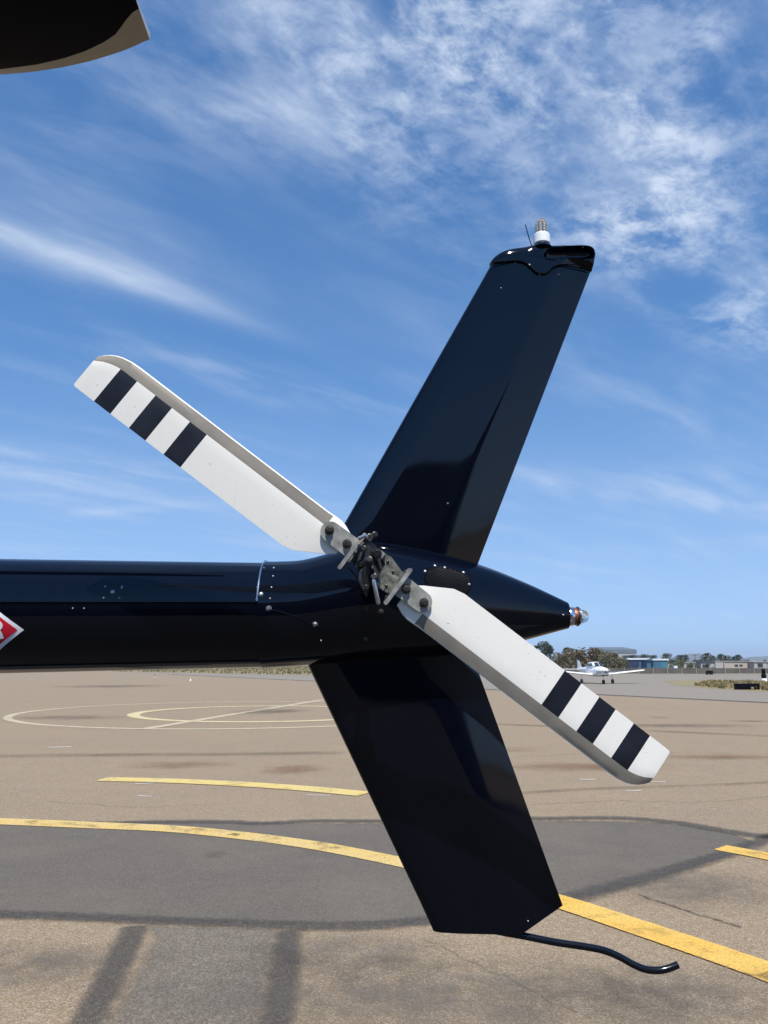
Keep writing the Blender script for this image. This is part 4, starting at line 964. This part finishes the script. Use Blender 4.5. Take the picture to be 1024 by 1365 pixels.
Loc().rings([ell(-.75, 1.55, .30, .06, p=.7), ell(-.35, 1.68, .48, .20, p=.7), ell(.25, 1.75, .50, .30, p=.7), ell(1.3, 1.72, .46, .28, p=.7), ell(2.1, 1.5, .3, .1, p=.7)]).build('cabin_roof', ['planewhite'], pl)
for s_ in (-1, 1):
    Loc().prism([(s_ * .04, -.80, 1.60), (s_ * .40, -.66, 1.60), (s_ * .36, -.22, 1.95), (s_ * .04, -.26, 1.98)], (0, -.03, .02)).build('windshield', ['planeglass'], pl)
    Loc().prism([(s_ * .515, -.1, 1.62), (s_ * .535, .55, 1.62), (s_ * .47, .5, 1.92), (s_ * .46, .05, 1.92)], (s_ * .02, 0, 0)).build('side_window', ['planeglass'], pl)
    Loc().prism([(s_ * .53, .65, 1.62), (s_ * .50, 1.3, 1.62), (s_ * .44, 1.2, 1.88), (s_ * .47, .65, 1.92)], (s_ * .02, 0, 0)).build('side_window', ['planeglass'], pl)
    sec = []
    for x, z, ch, t in ((.4, .82, 1.75, .13), (1.6, .93, 1.65, .12), (4.4, 1.22, 1.35, .09), (4.62, 1.27, .9, .04)):
        sec.append([(s_ * x, -.35 + ch * f, z + t * k) for f, k in ((0, 0), (.05, .6), (.25, 1), (.6, .7), (1, 0), (.6, -.5), (.25, -.7), (.05, -.5))])
    Loc().rings(sec).build('wing', ['planewhite'], pl)
    Loc().rings([[(s_ * x, 4.3 + .75 * f, 1.32 + .04 * k) for f, k in ((0, 0), (.3, 1), (1, 0), (.3, -1))] for x in (.05, 1.9)]).build('tailplane', ['planewhite'], pl)
    Loc().cyl((s_ * 1.5, .1, .9), (s_ * 1.52, .1, .25), .05, n=8).build('strut', ['planewhite'], pl)
    Loc().cyl((s_ * 1.46, .1, .22), (s_ * 1.60, .1, .22), .22, n=16).build('wheel', ['tyre'], pl)
    Loc().lathe((s_ * .22, -2.02, 1.18), (0, -1, 0), [(0, .10), (.02, .09)], 12).build('air_intake', ['tyre'], pl)
Loc().rings([[(0 + .05 * k, y0 + (y1 - y0) * f, z) for f, k in ((0, 0), (.3, 1), (1, 0), (.3, -1))] for z, y0, y1 in ((1.35, 3.7, 5.0), (2.2, 4.5, 5.15))]).build('tail_fin', ['planewhite'], pl)
Loc().cyl((0, -1.35, .85), (0, -1.4, .25), .045, n=8).build('strut', ['planewhite'], pl); Loc().cyl((-.07, -1.4, .2), (.07, -1.4, .2), .2, n=16).build('wheel', ['tyre'], pl)
Loc().lathe((0, -2.03, 1.12), (0, -1, 0), [(0, .16), (.15, .12), (.26, .03)], 14).build('spinner', ['spinner'], pl)
Loc().rings([[(x, -2.12 + .02 * k, 1.12 + .07 * k2) for k, k2 in ((1, -1), (1, 1), (-1, 1), (-1, -1))] for x in (-.92, -.4, .4, .92)]).build('propeller', ['spinner'], pl)
Loc().box((0, -1.75, .80), (.5, .45, .1)).build('lower_cowl', ['tyre'], pl)

# --- far hills
M['hill'] = dirt_mat('hill_scrub', (0.07, 0.08, 0.04), (0.10, 0.09, 0.05), (0.05, 0.06, 0.03), 0.004)
def hills(name, prof, Y, depth):
    P = smooth_tab([(at(u, 885, Y).x, at(u, v, Y).z) for u, v in prof], 6); mb = MB()
    rows = []
    for k, f in ((0, 0.0), (.35, .55), (.7, .9), (1, 1.0), (1.6, .8), (2.4, .0)):
        rows.append([(p.x * (1 + k * depth / Y * .4), Y + k * depth, -2 + (p.y + 2) * f * (1 + .06 * math.sin(i * 1.7 + k * 3))) for i, p in enumerate(P)])
    mb.rings(rows, closed=False, caps=(False, False)); o = mb.build(name, ['hill'], ang=80); o['kind'] = 'structure'
hills('hills', [(300, 884), (500, 882), (700, 882), (850, 881), (905, 877), (935, 872), (955, 870), (975, 873), (1000, 877), (1030, 875), (1080, 872), (1150, 876), (1300, 880)], 5200, 500)

# ------------------------------------------------------------------ air: thin blue haze over the far distance
hz = bpy.data.materials.new('haze'); hz.use_nodes = True; nt = hz.node_tree
for n in list(nt.nodes): nt.nodes.remove(n)
ho = nt.nodes.new('ShaderNodeOutputMaterial'); pv = nt.nodes.new('ShaderNodeVolumePrincipled')
pv.inputs['Color'].default_value = (0.80, 0.88, 1.0, 1); pv.inputs['Density'].default_value = 0.00016; pv.inputs['Anisotropy'].default_value = 0.2
nt.links.new(pv.outputs[0], ho.inputs['Volume'])
M['haze'] = hz
h = MB().box((0, 0, 59.5), (15000, 15000, 123)).build('haze', ['haze'], smooth=False); h['kind'] = 'stuff'
tag(h, 'thin bluish haze in the air over the airfield', 'haze')
